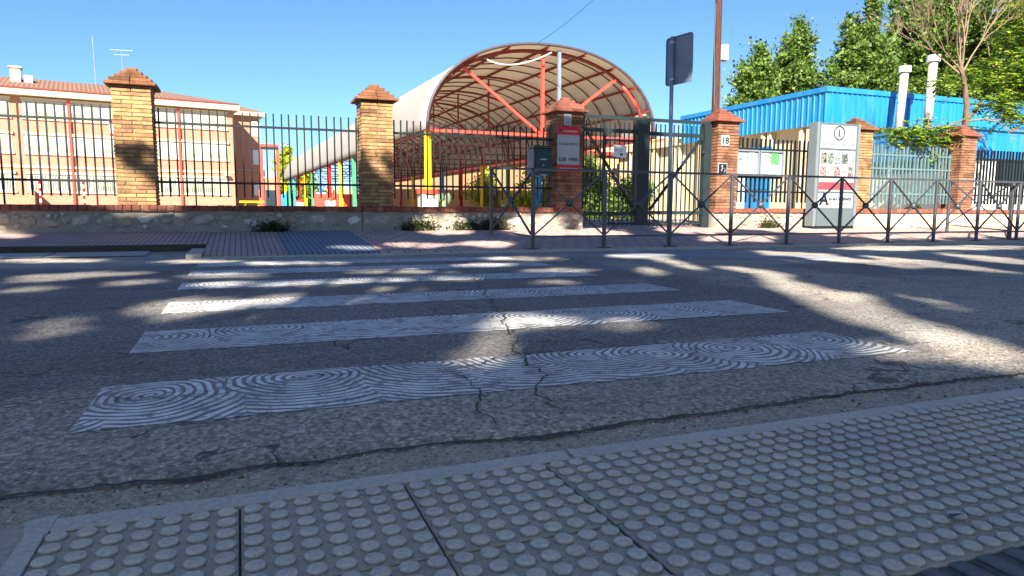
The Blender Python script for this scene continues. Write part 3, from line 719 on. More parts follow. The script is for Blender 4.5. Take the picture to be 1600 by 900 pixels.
build('frame_bar', B(((0, 0, .275), (1.32, .05, .035)), ((0, 0, -.275), (1.32, .05, .06)), ((-.635, 0, 0), (.035, .05, .52)), ((.635, 0, 0), (.035, .05, .52)), ((0, 0, 0), (.03, .05, .52))), BLACK, s_)
# mailbox
s_ = thing('mailbox', (4.86, 11.10, 1.34), 'dark green metal mailbox on the fence beside the sign pillar', 'mailbox')
MBX = paint('dark_teal_enamel', (.10, .20, .20), .35, .2, .15)
build('body', B(((0, 0, -.01), (.34, .30, .46)), bev=.008), MBX, s_)
bm = bmesh.new(); box(bm, (0, -.01, .245), (.37, .36, .04), bev=.01); build('lid', bm, MBX, s_)
build('door', B(((0, -.156, -.06), (.30, .012, .30)), bev=.003), MBX, s_); build('slot_flap', B(((0, -.160, .15), (.26, .02, .06)), bev=.004), MBX, s_)
build('name_label', B(((0, -.165, .035), (.12, .003, .022))), PRINTW, s_)
bm = bmesh.new(); tube(bm, [(0, -.160, -.06), (0, -.172, -.06)], .012, 10); build('lock', bm, GALV, s_)
build('name_label', B(((0, -.153, -.225), (.14, .003, .02))), PRINTW, s_); build('side_panel', B(((-.175, 0, -.01), (.006, .28, .44))), paint('grey_side', (.46, .48, .50)), s_)

# ------------------------------------------------------------------ information totem
s_ = thing('information_totem', (11.43, 11.05, .165), 'tall grey information totem with posters on the pavement, in front of the fence', 'totem', rz=.0)
TG = paint('totem_grey', (.31, .35, .36), .5, 0, .1); TS2 = paint('totem_profile', (.40, .43, .44), .5, 0, .1)
build('plinth', B(((0, 0, .02), (1.08, .22, .06))), BLACK, s_)
build('cabinet', B(((0, 0, 1.09), (1.14, .20, 2.08)), bev=.012), TG, s_)
build('side_profile', B(((-.545, -.005, 1.09), (.065, .215, 2.086))), TS2, s_); build('side_profile', B(((.545, -.005, 1.09), (.065, .215, 2.086))), TS2, s_)
build('header_panel', B(((.0, -.106, 1.85), (.94, .012, .46))), PRINTW, s_)
build('display_panel', B(((.0, -.106, 1.165), (.94, .012, .83))), paint('display_backing', (.56, .56, .54)), s_)
build('red_strip', B(((.0, -.113, .865), (.94, .008, .15))), paint('faded_red_strip', (.60, .24, .27)), s_)
build('footer_panel', B(((.0, -.106, .565), (.94, .012, .30))), PRINTW, s_)
build('base_panel', B(((.0, -.104, .21), (.94, .010, .34))), TG, s_)
bm = bmesh.new()
tube(bm, [(.135 * math.cos(2 * PI * k / 32), -.116, 1.93 + .135 * math.sin(2 * PI * k / 32)) for k in range(33)], .011, 6, False); build('info_circle', bm, INK, s_)
text('lettering', 'i', .21, INK, s_, (0, -.114, 1.925), bold=.006)
text('lettering', 'INFORMATE Y PARTICIPA', .085, INKG, s_, (0, -.114, 1.695), width=.86)
text('lettering', 'ALCALÁ DE HENARES', .08, INK, s_, (.115, -.114, .60), bold=.003, width=.62); text('lettering', 'AYUNTAMIENTO', .07, INKG, s_, (.115, -.114, .50), width=.62)
text('emblem', 'A', .33, INK, s_, (-.31, -.114, .585), bold=.012)
PC = [(.25, .30, .28), (.62, .20, .28), (.80, .80, .78), (.30, .45, .30), (.75, .70, .66), (.70, .25, .25), (.55, .62, .66), (.35, .50, .52), (.85, .82, .70), (.20, .22, .26)]
for r in range(2):
    for c in range(5):
        col = PC[(r * 5 + c * 3) % 10]; x, z = -.37 + c * .185, 1.42 - r * .27
        pm = N('poster_print', .5); pm.col(pm.ramp(pm.noise(14, pm.pos(), 3, .6), (.42, lin(tuple(v * .55 for v in col))), (.47, lin((.60, .59, .56))), (.53, lin(tuple(v * .8 for v in col))), (.60, lin(tuple(v * .6 for v in PC[(c * 3 + r * 5 + 4) % 10])))))
        build('poster', B(((x, -.114, z), (.155 + random.uniform(-.02, .01), .005, .215 + random.uniform(-.02, .01)))), pm.m, s_)

# ------------------------------------------------------------------ pedestrian barrier
def panel_x(t, a, b, side=0):
    """one barrier bay from post foot a to post foot b"""
    a, b = Vector(a), Vector(b); zb, zt = .16, 1.05
    bm = bmesh.new(); bar(bm, (a.x, a.y, a.z + zb), (b.x, b.y, b.z + zb), .035, .022); build('bottom_rail', bm, RAILG, t)
    bm = bmesh.new(); bar(bm, (a.x, a.y, a.z + zt), (b.x, b.y, b.z + zt), .045, .030); build('top_rail', bm, RAILG, t)
    d = (b - a).normalized() * .03; o1 = Vector((0, .004, 0)) if abs(d.x) > abs(d.y) else Vector((.004, 0, 0))
    bm = bmesh.new(); bar(bm, a + d + o1 + Vector((0, 0, zb + .03)), b - d + o1 + Vector((0, 0, zt - .03)), .031, .014); build('brace', bm, RAILG, t)
    bm = bmesh.new(); bar(bm, a + d - o1 * 2.2 + Vector((0, 0, zt - .03)), b - d - o1 * 2.2 + Vector((0, 0, zb + .03)), .031, .014); build('brace', bm, RAILG, t)
    bm = bmesh.new(); bmesh.ops.create_uvsphere(bm, u_segments=14, v_segments=8, radius=.052, matrix=Matrix.Translation((a + b) / 2 + Vector((0, 0, (zb + zt) / 2))))
    build('boss', bm, RAILG, t, smooth=True)
def post(t, p, w=.05):
    bm = bmesh.new(); box(bm, (p[0], p[1], p[2] + .52), (w, w, 1.04), bev=.008); o = build('post', bm, RAILG, t)
    build('base_plate', B(((p[0], p[1], p[2] + .006), (.16, .13, .012))), RAILG, o)
t = thing('pedestrian_barrier', (8.5, 8.5, .0), 'long grey steel barrier with crossed bars along the far kerb', 'barrier')
X0 = 3.63; ST = 1.074; pts = [(X0 + ST * k - 8.5, 0, .009) for k in range(16)]
pts = [(3.42 - 8.5, 1.05, .07)] + pts
for q in pts: post(t, q, .05 if q is pts[1] else .047)
for a, b in zip(pts, pts[1:]): panel_x(t, a, b)
t2 = thing('pedestrian_barrier', (13.35, 8.62, .01), 'short grey barrier section turning back from the kerb at the right', 'barrier')
qa, qb = (-.02, 0.03, .005), (.1, 1.35, .085); post(t2, qb, .05); post(t2, qa, .06); panel_x(t2, qa, qb)

# ------------------------------------------------------------------ traffic sign seen from behind
t = thing('traffic_sign', (6.10, 9.0, .04), 'rectangular traffic sign seen from behind on a leaning grey pole', 'traffic sign')
t.rotation_euler = (0, -.012, 0)
bm = bmesh.new(); tube(bm, [(0, 0, -.05), (0, 0, 3.02)], .030, 14); tube(bm, [(0, 0, 3.02), (0, 0, 3.035)], .033, 14); build('pole', bm, GALV, t, smooth=True)
pl = Matrix.Rotation(math.radians(-80), 3, 'Z')
bm = bmesh.new(); g0 = []; w2, h2, rc = .27, .35, .05
for cx, cz, a0 in ((w2 - rc, h2 - rc, 0), (-w2 + rc, h2 - rc, 90), (-w2 + rc, -h2 + rc, 180), (w2 - rc, -h2 + rc, 270)):
    for k in range(5): a = math.radians(a0 + k * 22.5); g0.append((cx + rc * math.cos(a), cz + rc * math.sin(a)))
fr_ = [bm.verts.new((x, -.018, z)) for x, z in g0]; bk = [bm.verts.new((x, .0, z)) for x, z in g0]; n = len(g0)
inn = [bm.verts.new((x * .955, -.018, z * .965)) for x, z in g0]; inb = [bm.verts.new((x * .955, -.004, z * .965)) for x, z in g0]
bm.faces.new(bk)
for i in range(n):
    j = (i + 1) % n
    bm.faces.new((fr_[i], fr_[j], bk[j], bk[i])); bm.faces.new((fr_[i], inn[i], inn[j], fr_[j])); bm.faces.new((inn[i], inb[i], inb[j], inn[j]))
bm.faces.new(inb[::-1])
bmesh.ops.transform(bm, matrix=Matrix.Translation((.045, .0, 2.69)) @ pl.to_4x4() @ Matrix.Translation((.10, 0, 0)), verts=bm.verts); bmesh.ops.recalc_face_normals(bm, faces=bm.faces)
build('sign_plate', bm, SIGNB, t)
for z in (2.95, 2.42):
    bm = bmesh.new(); tube(bm, [(0, 0, z - .015), (0, 0, z + .015)], .036, 12); box(bm, (.03, .03, z), (.10, .02, .03), pl); build('clamp', bm, GALV, t)

# ------------------------------------------------------------------ wooden pole and cables
t = thing('utility_pole', (9.17, 12.0, .05), 'brown wooden utility pole rising behind the numbered gate pillar', 'pole')
bm = bmesh.new(); tube(bm, [(0, 0, -.1), (0, 0, 2), (-.01, 0, 4.2), (-.02, 0, 7)], [.085, .078, .070, .06], 14); build('shaft', bm, WOOD, t, smooth=True)
bm = bmesh.new(); box(bm, (0, 0, 0), (.13, .14, .32), bev=.02); bx = build('junction_box', bm, paint('grey_plastic_box', (.74, .76, .77), .5), t, (.15, -.03, 3.66))
bm = bmesh.new(); box(bm, (.15, -.03, 3.52), (.07, .08, .06)); tube(bm, [(.12, -.02, 3.5), (.085, -.03, 3.3), (.07, -.05, 2.6)], .010, 6); tube(bm, [(-.095, -.02, 4.6), (-.10, -.02, 3.9), (-.09, -.03, 3.5), (-.07, -.05, 2.6)], .007, 6); build('cable', bm, INKG, t)
def onray(a, b, Y):
    d = RN.T @ np.array([(a - 800) / 1081.9, (b - 450) / 1081.9, 1]); return Vector(d * Y / d[1]) + Vector((0, 0, EYE))
bm = bmesh.new(); p0, p1 = onray(836, 70, 24.0), onray(960, -32, 18)
tube(bm, [p0.lerp(p1, k / 12) + Vector((0, 0, -.12 * math.sin(PI * k / 12))) for k in range(13)], .012, 6)
tag(build('overhead_cable', bm, GRN), 'thin green cable running up from the top of the canopy', 'cable')

# ------------------------------------------------------------------ arched playground canopy
def canopy():
    t = thing('playground_canopy', (0, 0, 0), 'long white barrel-vaulted canopy on coloured steel columns in the schoolyard', 'canopy')
    AX = -.035; Y0 = 24.3; XL, XR = 6.30, 15.15; ZS, ZA = 3.28, 6.33; cx, a = (XL + XR) / 2, (XR - XL) / 2
    def P(th, y, r=0): # th 0=right .. pi=left
        c, s = math.cos(th), math.sin(th); e = .92
        return Vector((cx + (a + r) * math.copysign(abs(c) ** e, c) + AX * (y - Y0), y, ZS + (ZA - ZS + r) * abs(s) ** e))
    ys = [Y0, Y0 + 5.5] + [Y0 + 5.5 + 4.15 * k for k in range(1, 12)]
    yf, yb = Y0 - .5, ys[-1] + .5; n = 40; m = 40
    bm = bmesh.new(); g = [[bm.verts.new(P(PI * j / n, yf + (yb - yf) * i / m, .16)) for j in range(n + 1)] for i in range(m + 1)]
    for i in range(m):
        for j in range(n): bm.faces.new((g[i][j], g[i][j + 1], g[i + 1][j + 1], g[i + 1][j]))
    mb = build('membrane', bm, MEMB, t, smooth=True); sd = mb.modifiers.new('thickness', 'SOLIDIFY'); sd.thickness = .012
    bm = bmesh.new(); tube(bm, [P(PI * j / n, yf - .01, .15) for j in range(n + 1)], .055, 8); build('edge_tube', bm, paint('dark_edge', (.28, .25, .26)), t, smooth=True)
    bm = bmesh.new(); tube(bm, [P(PI * j / n, yb, .15) for j in range(n + 1)], .05, 6); build('edge_tube', bm, REDD, t)
    CL = [YEL, RED, BLU, GRN]; 
    pl_mat = concrete('plinth_concrete', (.60, .58, .55), (.74, .72, .68))
    for i, y in enumerate(ys):
        sh = AX * (y - Y0); mt = REDB if i == 0 else REDD
        bm = bmesh.new(); tube(bm, [P(PI * j / n, y) for j in range(n + 1)], .07 if i == 0 else .05, 6); build('arch', bm, REDD, t, smooth=True)
        if i == 0:
            bm = bmesh.new(); tube(bm, [P(PI * j / n, y - .0, -.04) for j in range(5, 10)], .085, 6); build('arch_stiffener', bm, REDB, t, smooth=True)
        bm = bmesh.new(); bar(bm, (XL + sh, y, ZS), (XR + sh, y, ZS), .10 if i == 0 else .06); build('tie_beam', bm, mt, t)
        bm = bmesh.new(); bar(bm, (cx + sh, y, ZS), (cx + sh, y, ZA - .1), .11 if i == 0 else .065); build('king_post', bm, mt, t)
        for th in (.26, .74):
            q = P(PI * th, y); bm = bmesh.new(); bar(bm, (cx + sh + (.1 if th < .5 else -.1), y, ZS + .05), q, .10 if i == 0 else .055); build('diagonal', bm, mt, t)
        for s, x in ((0, XL), (1, XR)):
            cm = CL[(i + (0 if s == 0 else 0)) % 4]; pz = 1.05 if (i, s) in ((0, 0), (3, 1), (5, 0), (9, 0)) else -.1
            o = build('column', B(((x + sh, y, (pz + ZS) / 2), (.20, .20, ZS - pz))), cm, t)
            if pz > 0:
                build('concrete_block', B(((x + sh, y, .47), (.62, .62, 1.14)), bev=.04), pl_mat, o); bm = bmesh.new(); tube(bm, [(x + sh, y, 1.04), (x + sh, y, 1.20)], .40, 14); build('collar', bm, paint('brick_red_collar', (.72, .26, .16)), o)
    for k in range(1, 10):
        th = PI * k / 10; bm = bmesh.new(); bar(bm, P(th, yf + .02, .06), P(th, yb - .02, .06), .07, .09); build('purlin', bm, REDD, t)
    for th in (0.0, PI):
        bm = bmesh.new(); bar(bm, P(th, yf + .02), P(th, yb - .02), .12, .14); build('eaves_beam', bm, REDD, t)
    y = yf + 1.15; ribm = paint('dark_rib', (.30, .17, .17))
    while y < yb:
        if min(abs(y - q) for q in ys) > .3:
            bm = bmesh.new(); tube(bm, [P(PI * j / 24, y, .09) for j in range(25)], .028, 5); build('rib', bm, ribm, t, smooth=True)
        y += 1.15
    # lattice between columns of each side
    for x in (XL,):
        bm = bmesh.new()
        for i in range(len(ys) - 1):
            ya, yb_ = ys[i], ys[i + 1]; sa, sb = AX * (ya - Y0), AX * (yb_ - Y0); k = 4
            for q in range(k):
                u0, u1 = q / k, (q + 1) / k
                A = Vector((x + sa + (sb - sa) * u0, ya + (yb_ - ya) * u0, ZS)); Bq = Vector((x + sa + (sb - sa) * u1, ya + (yb_ - ya) * u1, ZS))
                du = Vector((0, 0, .65)); lean = Vector((.25 if x == XL else -.25, 0, 0))
                bar(bm, A, Bq + du + lean, .028); bar(bm, Bq, A + du + lean, .028)
        o = build('lattice', bm, REDD, t); o['kind'] = 'stuff'
    bm = bmesh.new(); bar(bm, (11.25, Y0 - .3, 6.35), (11.28, Y0 - .3, 2.2), .12, .12); build('downpipe', bm, GALV, t)
    h0, h1, h2_ = onray(761, 93, Y0 - .5), onray(800, 104, Y0 - .5), onray(862, 82, Y0 - .4)
    bm = bmesh.new(); q = []
    for k in range(17):
        u = k / 16; q.append(h0 * (1 - u) ** 2 + (h1 + Vector((0, 0, -.22))) * 2 * u * (1 - u) + h2_ * u * u)
    tube(bm, q, .024, 8); build('white_hose', bm, WHITE, t, smooth=True)
canopy()

# ------------------------------------------------------------------ school building (left)
A0, B0 = Vector((-16.68, 64.97, 0)), Vector((-.25, 67.94, 0)); ang = math.atan2(B0.y - A0.y, B0.x - A0.x)
def school():
    t = thing('school_building', (*B0.xy, 0), 'three-storey salmon brick school with white window bands and tiled roof, at left', 'building', rz=ang)
    L = 26; EZ = 9.62
    def part(name, bx, mat, par=t, bev=0): return build(name, B(bx, bev=bev), mat, par)
    part('wall', b2(-L, 0, 0, 14, -.1, EZ - .55), SCHB)
    part('cornice', b2(-L - .3, .5, -.75, 14.5, EZ - .55, EZ), CREAM)
    part('gutter', b2(-L - .3, .5, -.83, -.755, EZ - .07, EZ + .02), REDD)
    bm = bmesh.new(); v = [bm.verts.new(p) for p in [(-L, -.7, EZ + .02), (.45, -.7, EZ + .02), (.45, 14, EZ + .02), (-L, 14, EZ + .02), (-L, 6.5, EZ + 1.75), (-6.5, 6.5, EZ + 1.75)]]
    for f in ((0, 1, 5, 4), (1, 2, 5), (2, 3, 4, 5), (0, 4, 3)): bm.faces.new([v[i] for i in f])
    rf = build('roof', bm, ROOFM, t); part('chimney', b2(-16.2, -15.5, 3, 4, EZ + .6, EZ + 2.0), CREAM, rf); part('chimney_cap', b2(-16.3, -15.4, 2.9, 4.1, EZ + 2.005, EZ + 2.15), SLAB, rf); part('vent', b2(-15.3, -14.7, 3, 3.6, EZ + .6, EZ + 1.5), SLAB, rf)
    # window bands: (z0, z1)
    for bi, (z0, z1) in enumerate(((7.45, 8.75), (4.75, 6.1), (1.75, 3.05))):
        for (x0, x1) in ((-25.6, -16.2), (-15.4, -.5)):
            part('band_sill', b2(x0 - .1, x1 + .1, -.12, -.005, z0 - .16, z0 - .02), CREAM); part('band_lintel', b2(x0 - .1, x1 + .1, -.18, -.005, z1 + .02, z1 + .22), CREAM)
            part('band_wall', b2(x0, x1, -.03, -.004, z0 - .015, z1 + .015), WALLW)
            n = int((x1 - x0) / 2.05); wdt = (x1 - x0) / n
            for k in range(n):
                a = x0 + k * wdt + .07; b = a + wdt - .14
                wf = part('window', b2(a, b, -.06, -.034, z0 + .05, z1 - .05), WHITE)
                for q in range(2):
                    qa = a + .05 + q * (b - a - .05) / 2; qb = qa + (b - a - .15) / 2
                    part('shutter', b2(qa, qb, -.085, -.064, z0 + (.45 if (k + q + bi) % 3 else .1), z1 - .09), SHUT, wf)
                    if (k + q + bi) % 3: part('pane', b2(qa, qb, -.075, -.062, z0 + .09, z0 + .445), GLASSL, wf)
                if bi == 2:
                    bm = bmesh.new()
                    for q in range(12): box(bm, (a + (b - a) * (q + .5) / 12, -.15, (z0 + z1) / 2), (.03, .03, z1 - z0 - .1))
                    o = build('window_bars', bm, YEL if False else SHUT, wf)
    for x in (-12.35, -4.4):
        part('downpipe', b2(x - .08, x + .08, -.25, -.13, 0, EZ - .56), REDB)
    o = part('banner', b2(-9.6, -8.7, -.2, -.13, 6.4, 7.5), WHITE); part('red_stripe', b2(-9.6, -8.7, -.215, -.205, 7.27, 7.5), PRINTR, o); part('red_stripe', b2(-9.6, -9.1, -.215, -.205, 6.4, 6.52), PRINTR, o)
    part('floor_band', b2(-L, -.02, -.08, -.005, 3.55, 3.75), CREAM)
    part('porch_wall', b2(-15.2, -14.9, -2.3, -.01, -.1, 1.75), SCHB)
    part('floodlight', b2(-7.4, -7.0, -.5, -.2, 3.3, 3.5), SLAB); part('floodlight', b2(-.9, -.5, -.5, -.2, 3.3, 3.5), SLAB)
    # recessed wing
    wg = part('wing', b2(.0, 3.3, 4.6, 14, -.1, EZ - .35), SCHB); part('wing_cornice', b2(.52, 3.7, 3.9, 14.4, EZ - .35, EZ), CREAM)
    bm = bmesh.new(); v = [bm.verts.new(p) for p in [(.5, 3.9, EZ + .02), (3.7, 3.9, EZ + .02), (3.7, 14, EZ + .02), (.5, 8, EZ + 1.3)]]; bm.faces.new((v[0], v[1], v[3])); bm.faces.new((v[1], v[2], v[3])); build('roof', bm, ROOFM, t)
    for z0, z1 in ((7.4, 8.8), (4.7, 6.1), (1.7, 3.0)):
        part('window', b2(2.55, 3.15, 4.5, 4.56, z0, z1), WHITE)
    part('pipe_line', b2(.2, 3.2, 4.48, 4.56, 4.15, 4.22), SLAB)
    return t
school()
# roof aerials
def mastpt(a, b, Y): return onray(a, b, Y)
p = mastpt(150, 131, 72); bm = bmesh.new(); tube(bm, [p, p + Vector((-.05, 0, 4.1))], .045, 6); 
tag(build('radio_mast', bm, GALV), 'thin white mast standing on the school roof', 'mast')
p = mastpt(193, 133, 72); bm = bmesh.new(); tube(bm, [p + Vector((0, 0, -.5)), p + Vector((0, 0, 3.1))], .04, 6)
for dz, dx in ((3.0, .9), (2.6, .6)):
    tube(bm, [p + Vector((-dx, 0, dz)), p + Vector((dx, 0, dz + .05))], .03, 5)
for k in range(7): tube(bm, [p + Vector((-.9 + .3 * k, -.25, 3.0)), p + Vector((-.9 + .3 * k, .25, 3.02))], .02, 4); tube(bm, [p + Vector((-.9 + .3 * k, 0, 2.85)), p + Vector((-.9 + .3 * k, 0, 3.15))], .02, 4)
tag(build('television_aerial', bm, GALV), 'television aerial with crossbars on the school roof behind the pillar', 'aerial')
# striped posts and bench by the school
for (a, lab) in ((63, 'red and white striped post left of the first pillar, farther from it'), (131, 'red and white striped post left of the first pillar, closer to it')):
    q = onray(a, 300, 45); t = thing('striped_post', (q.x, 45, -.05), lab, 'post', 'red and white striped posts')
    for k in range(10):
        bm = bmesh.new(); tube(bm, [(0, 0, k * .20), (0, 0, (k + 1) * .20)], .055, 10); build('band', bm, RED if k % 2 else WHITE, t)
q = onray(402, 310, 42); t = thing('yellow_bench', (q.x - .3, 42, .0), 'small yellow and brown bench by the school wing', 'bench')
build('seat', B(((0, 0, .85), (1.3, .5, .10))), YEL, t)
for s in (-1, 1):
    bm = bmesh.new(); bar(bm, (s * .62, 0, 0), (s * .3, 0, .8), .09); build('leg', bm, YEL, t)

# red-framed small building right of the school
q = onray(400, 300, 52); t = thing('red_framed_porch', (q.x, 52, 0), 'red framed two-storey porch with openings between school and canopy', 'building')
build('wall', B(((1.0, 1.5, 1.3), (1.3, 3, 2.6))), SCHB, t)
W_ = 1.75
for s in (0, 1): build('upright', B(((.45 + s * 1.05, 0, 2.3), (.18, .3, 4.9))), REDB, t)
build('beam', B(((.98, 0, 4.83), (1.25, .34, .18))), REDB, t); build('beam', B(((.98, -.02, 4.64), (1.2, .3, .16))), BLACK, t); build('railing', B(((.98, .1, 2.9), (.9, .1, .45))), GALV, t); build('opening', B(((.98, -.03, .9), (.7, .06, 1.7))), GLASS, t)

# ------------------------------------------------------------------ buildings beyond the canopy
t = thing('yard_wall', (16.5, 60, 0), 'long peach rendered boundary building beyond the canopy columns', 'wall')
bm = bmesh.new(); prism(bm, [(17.0, 33), (20, 33), (16.8, 84), (14.2, 84)], -.1, 3.35); bmesh.ops.translate(bm, vec=(-16.5, -60, 0), verts=bm.verts); build('wall', bm, PEACH, t)
bm = bmesh.new(); prism(bm, [(16.85, 32.8), (20.3, 32.8), (17.0, 84.3), (14.0, 84.3)], 3.352, 3.55); bmesh.ops.translate(bm, vec=(-16.5, -60, 0), verts=bm.verts); build('coping', bm, REDD, t)
bm = bmesh.new(); prism(bm, [(-30, 92), (30, 98), (30, 100), (-30, 94)], -.1, 3.0); tag(build('far_wall', bm, PEACH), 'low peach wall closing the far end of the schoolyard', 'wall')

q0, q1 = onray(948, 250, 50), onray(1040, 226, 38)
t = thing('orange_brick_block', (q1.x, 38, 0), 'orange brick block with small windows seen through the gate', 'building')
H1 = 5.0
bm = bmesh.new(); prism(bm, [(0, 0), (8, 0), (8, 14), (q0.x - q1.x, 14)], -.1, H1 - .3); build('wall', bm, ORB, t)
bm = bmesh.new(); prism(bm, [(-.3, -.3), (8.3, -.3), (8.3, 14.3), (q0.x - q1.x - .3, 14.3)], H1 - .29, H1); build('roof', bm, PEACH, t)
dx = (q0.x - q1.x) / 14; an = math.atan2(14, q0.x - q1.x)
for k in range(5):
    y = 1.6 + k * 2.6
    for z in (1.4, 3.3):
        o = build('window', B(((0, 0, 0), (1.3, .10, 1.0))), WHITE, t, (dx * y - .03, y, z)); o.rotation_euler.z = an
        p_ = build('pane', B(((0, .05, 0), (1.15, .03, .85))), GLASS, o)
t = thing('grey_windowed_block', (22.3, 40, 0), 'pale block with ribbon windows seen past the right gate leaf', 'building')
build('wall', B(((4, 4, 2.6), (9, 8, 5.4))), PEACH, t)
for z in (1.6, 3.7):
    for k in range(3):
        o = build('window', B(((.9 + k * 2.6, -.03, z), (2.0, .06, 1.1))), WHITE, t); build('pane', B(((.9 + k * 2.6, -.07, z), (1.8, .03, .9))), GLASS, o)

# ------------------------------------------------------------------ blue building (right)
CX, CY, ZT, ZB = 18.35, 18.16, 4.58, 3.38
def corrug(bm, a, b, z0, z1, pitch=.25, depth=.035, out=(0, -1)):
    """standing-seam sheet from a to b"""
    a, b = Vector(a), Vector(b); L = (b - a).length; n = int(L / pitch); d = (b - a) / L; o = Vector(out); pr = None
    P = []
    for i in range(n):
        for u, dd in ((0, 0), (.72, 0), (.78, 1), (.94, 1)): P.append(a + d * (i + u) * L / n + o * (depth * dd))
    P.append(b)
    for p in P:
        r = [bm.verts.new((p.x, p.y, z)) for z in (z0, z1)]
        if pr: bm.faces.new((pr[0], r[0], r[1], pr[1]))
        pr = r
def blue():
    t = thing('blue_clad_building', (CX, CY, 0), 'low cream building with a bright blue corrugated metal fascia, at right', 'building')
    def Q(*bx): return B(*[((c[0] - CX, c[1] - CY, c[2]), s) for c, s in bx])
    build('wall', Q(b2(CX + .12, 60, CY + .12, 32, -.1, ZB + .3)), CREAM, t)
    for k, y in enumerate(np.arange(CY + .55, 31, 1.9)):
        build('pilaster', Q(b2(CX - .12, CX + .116, y, y + .16, -.1, ZB - .01)), CREAM, t); build('pilaster', Q(b2(CX - .12, CX + .116, y + .34, y + .5, -.1, ZB - .01)), CREAM, t)
    build('soffit', Q(b2(CX - .16, 60, CY - .16, 32, ZB - .02, ZB + .06)), CREAM, t)
    bm = bmesh.new(); corrug(bm, (-.18, 7.9), (-.18, -.18), ZB, ZT - .16, .25, .035, (-1, 0)); build('side_cladding', bm, BLUEM, t)
    bm = bmesh.new(); corrug(bm, (-.18, -.18), (40, -.18), ZB, ZT - .16, .22, .035, (0, -1)); build('front_cladding', bm, BLUEM, t)
    build('core', Q(b2(CX - .15, 60, CY - .15, CY + 7.9, ZB + .07, ZT - .18)), BLUEM, t)
    build('capping', Q(b2(CX - .24, CX - .14, CY - .24, CY + 7.95, ZT - .165, ZT), b2(CX - .139, 58, CY - .24, CY - .14, ZT - .165, ZT), ), BLUEM, t)
    build('roof', Q(b2(CX - .138, 60, CY - .138, CY + 7.9, ZT - .17, ZT - .06)), SLAB, t)
    d = build('door', Q(b2(CX - .20, CX - .125, CY + 2.3, CY + 3.6, .0, 2.85)), BLUEM, t)
    for z in (.6, 1.3, 2.0): build('door_panel', Q(b2(CX - .225, CX - .205, CY + 2.42, CY + 3.48, z, z + .55)), BLUEM, d)
    build('door', Q(b2(CX - .18, CX - .125, CY + 3.65, CY + 4.9, .0, 2.75)), paint('white_door', (.80, .88, .92)), t)
    # graffiti-like coloured smudges at the foot of the side wall
    return t
blue()
def annex():
    AXX, AY0 = 20.04, 14.88
    t = thing('blue_roofed_annex', (AXX, AY0, 0), 'white annex with blue corrugated upper band behind the last pillars', 'building')
    build('wall', B(b2(.1, 22, .1, CY - AY0 - .2, -.1, 2.2)), WALLW, t)
    bm = bmesh.new(); corrug(bm, (0, CY - AY0 - .2), (0, 0), 2.15, 3.0, .28, .03, (-1, 0)); build('side_cladding', bm, BLUEM, t)
    bm = bmesh.new(); corrug(bm, (0, 0), (22, 0), 2.15, 3.0, 1.0, .012, (0, -1)); build('front_cladding', bm, BLUEM, t)
    build('band_core', B(b2(.02, 22, .02, CY - AY0 - .2, 2.201, 2.98)), BLUEM, t); build('roof', B(b2(-.08, 22, -.08, CY - AY0 - .2, 3.002, 3.08)), BLUEM, t)
    for k in range(3):
        o = build('window', B(b2(.05, .095, .35 + k * .95, 1.15 + k * .95, 1.72, 2.12)), BLUEM, t); build('pane', B(b2(.03, .045, .40 + k * .95, 1.10 + k * .95, 1.76, 2.08)), GLASS, o)
    o = build('window', B(b2(2.2, 9, .04, .095, 1.35, 2.1)), BLACK, t); build('pane', B(b2(2.3, 8.9, .02, .035, 1.4, 2.05)), GLASS, o)
    return t
annex()
for a, b, Y, r, zt, lab in ((1405, 190, 17.3, .13, 0, 'shorter pale metal flue with wide cap on the blue building'), (1450, 185, 16.6, .135, 0, 'taller pale metal flue right of the shorter one')):
    q = onray(a, b, Y); top = onray(1417 if a == 1405 else 1461, 104 if a == 1405 else 87, Y)
    t = thing('flue_pipe', (q.x, Y, 3.08), lab, 'flue', 'metal flues on the blue building'); h = top.z - 3.08
    dxx = (top.x - q.x) * .55
    bm = bmesh.new(); tube(bm, [(-dxx * .3, 0, -.1), (dxx, 0, h - .18)], r, 16); build('pipe', bm, paint('pale_flue_metal', (.72, .70, .63), .5, .2, .2, 3), t, smooth=True)
    bm = bmesh.new(); tube(bm, [(dxx, 0, h - .20), (dxx, 0, h)], r * 1.5, 16); build('cap', bm, paint('pale_cap_metal', (.80, .74, .68), .5, .1, .1), t)
    bm = bmesh.new(); tube(bm, [(dxx * .4, 0, h * .45), (dxx * .42, 0, h * .45 + .04)], r * 1.06, 16); build('joint_ring', bm, GALV, t)

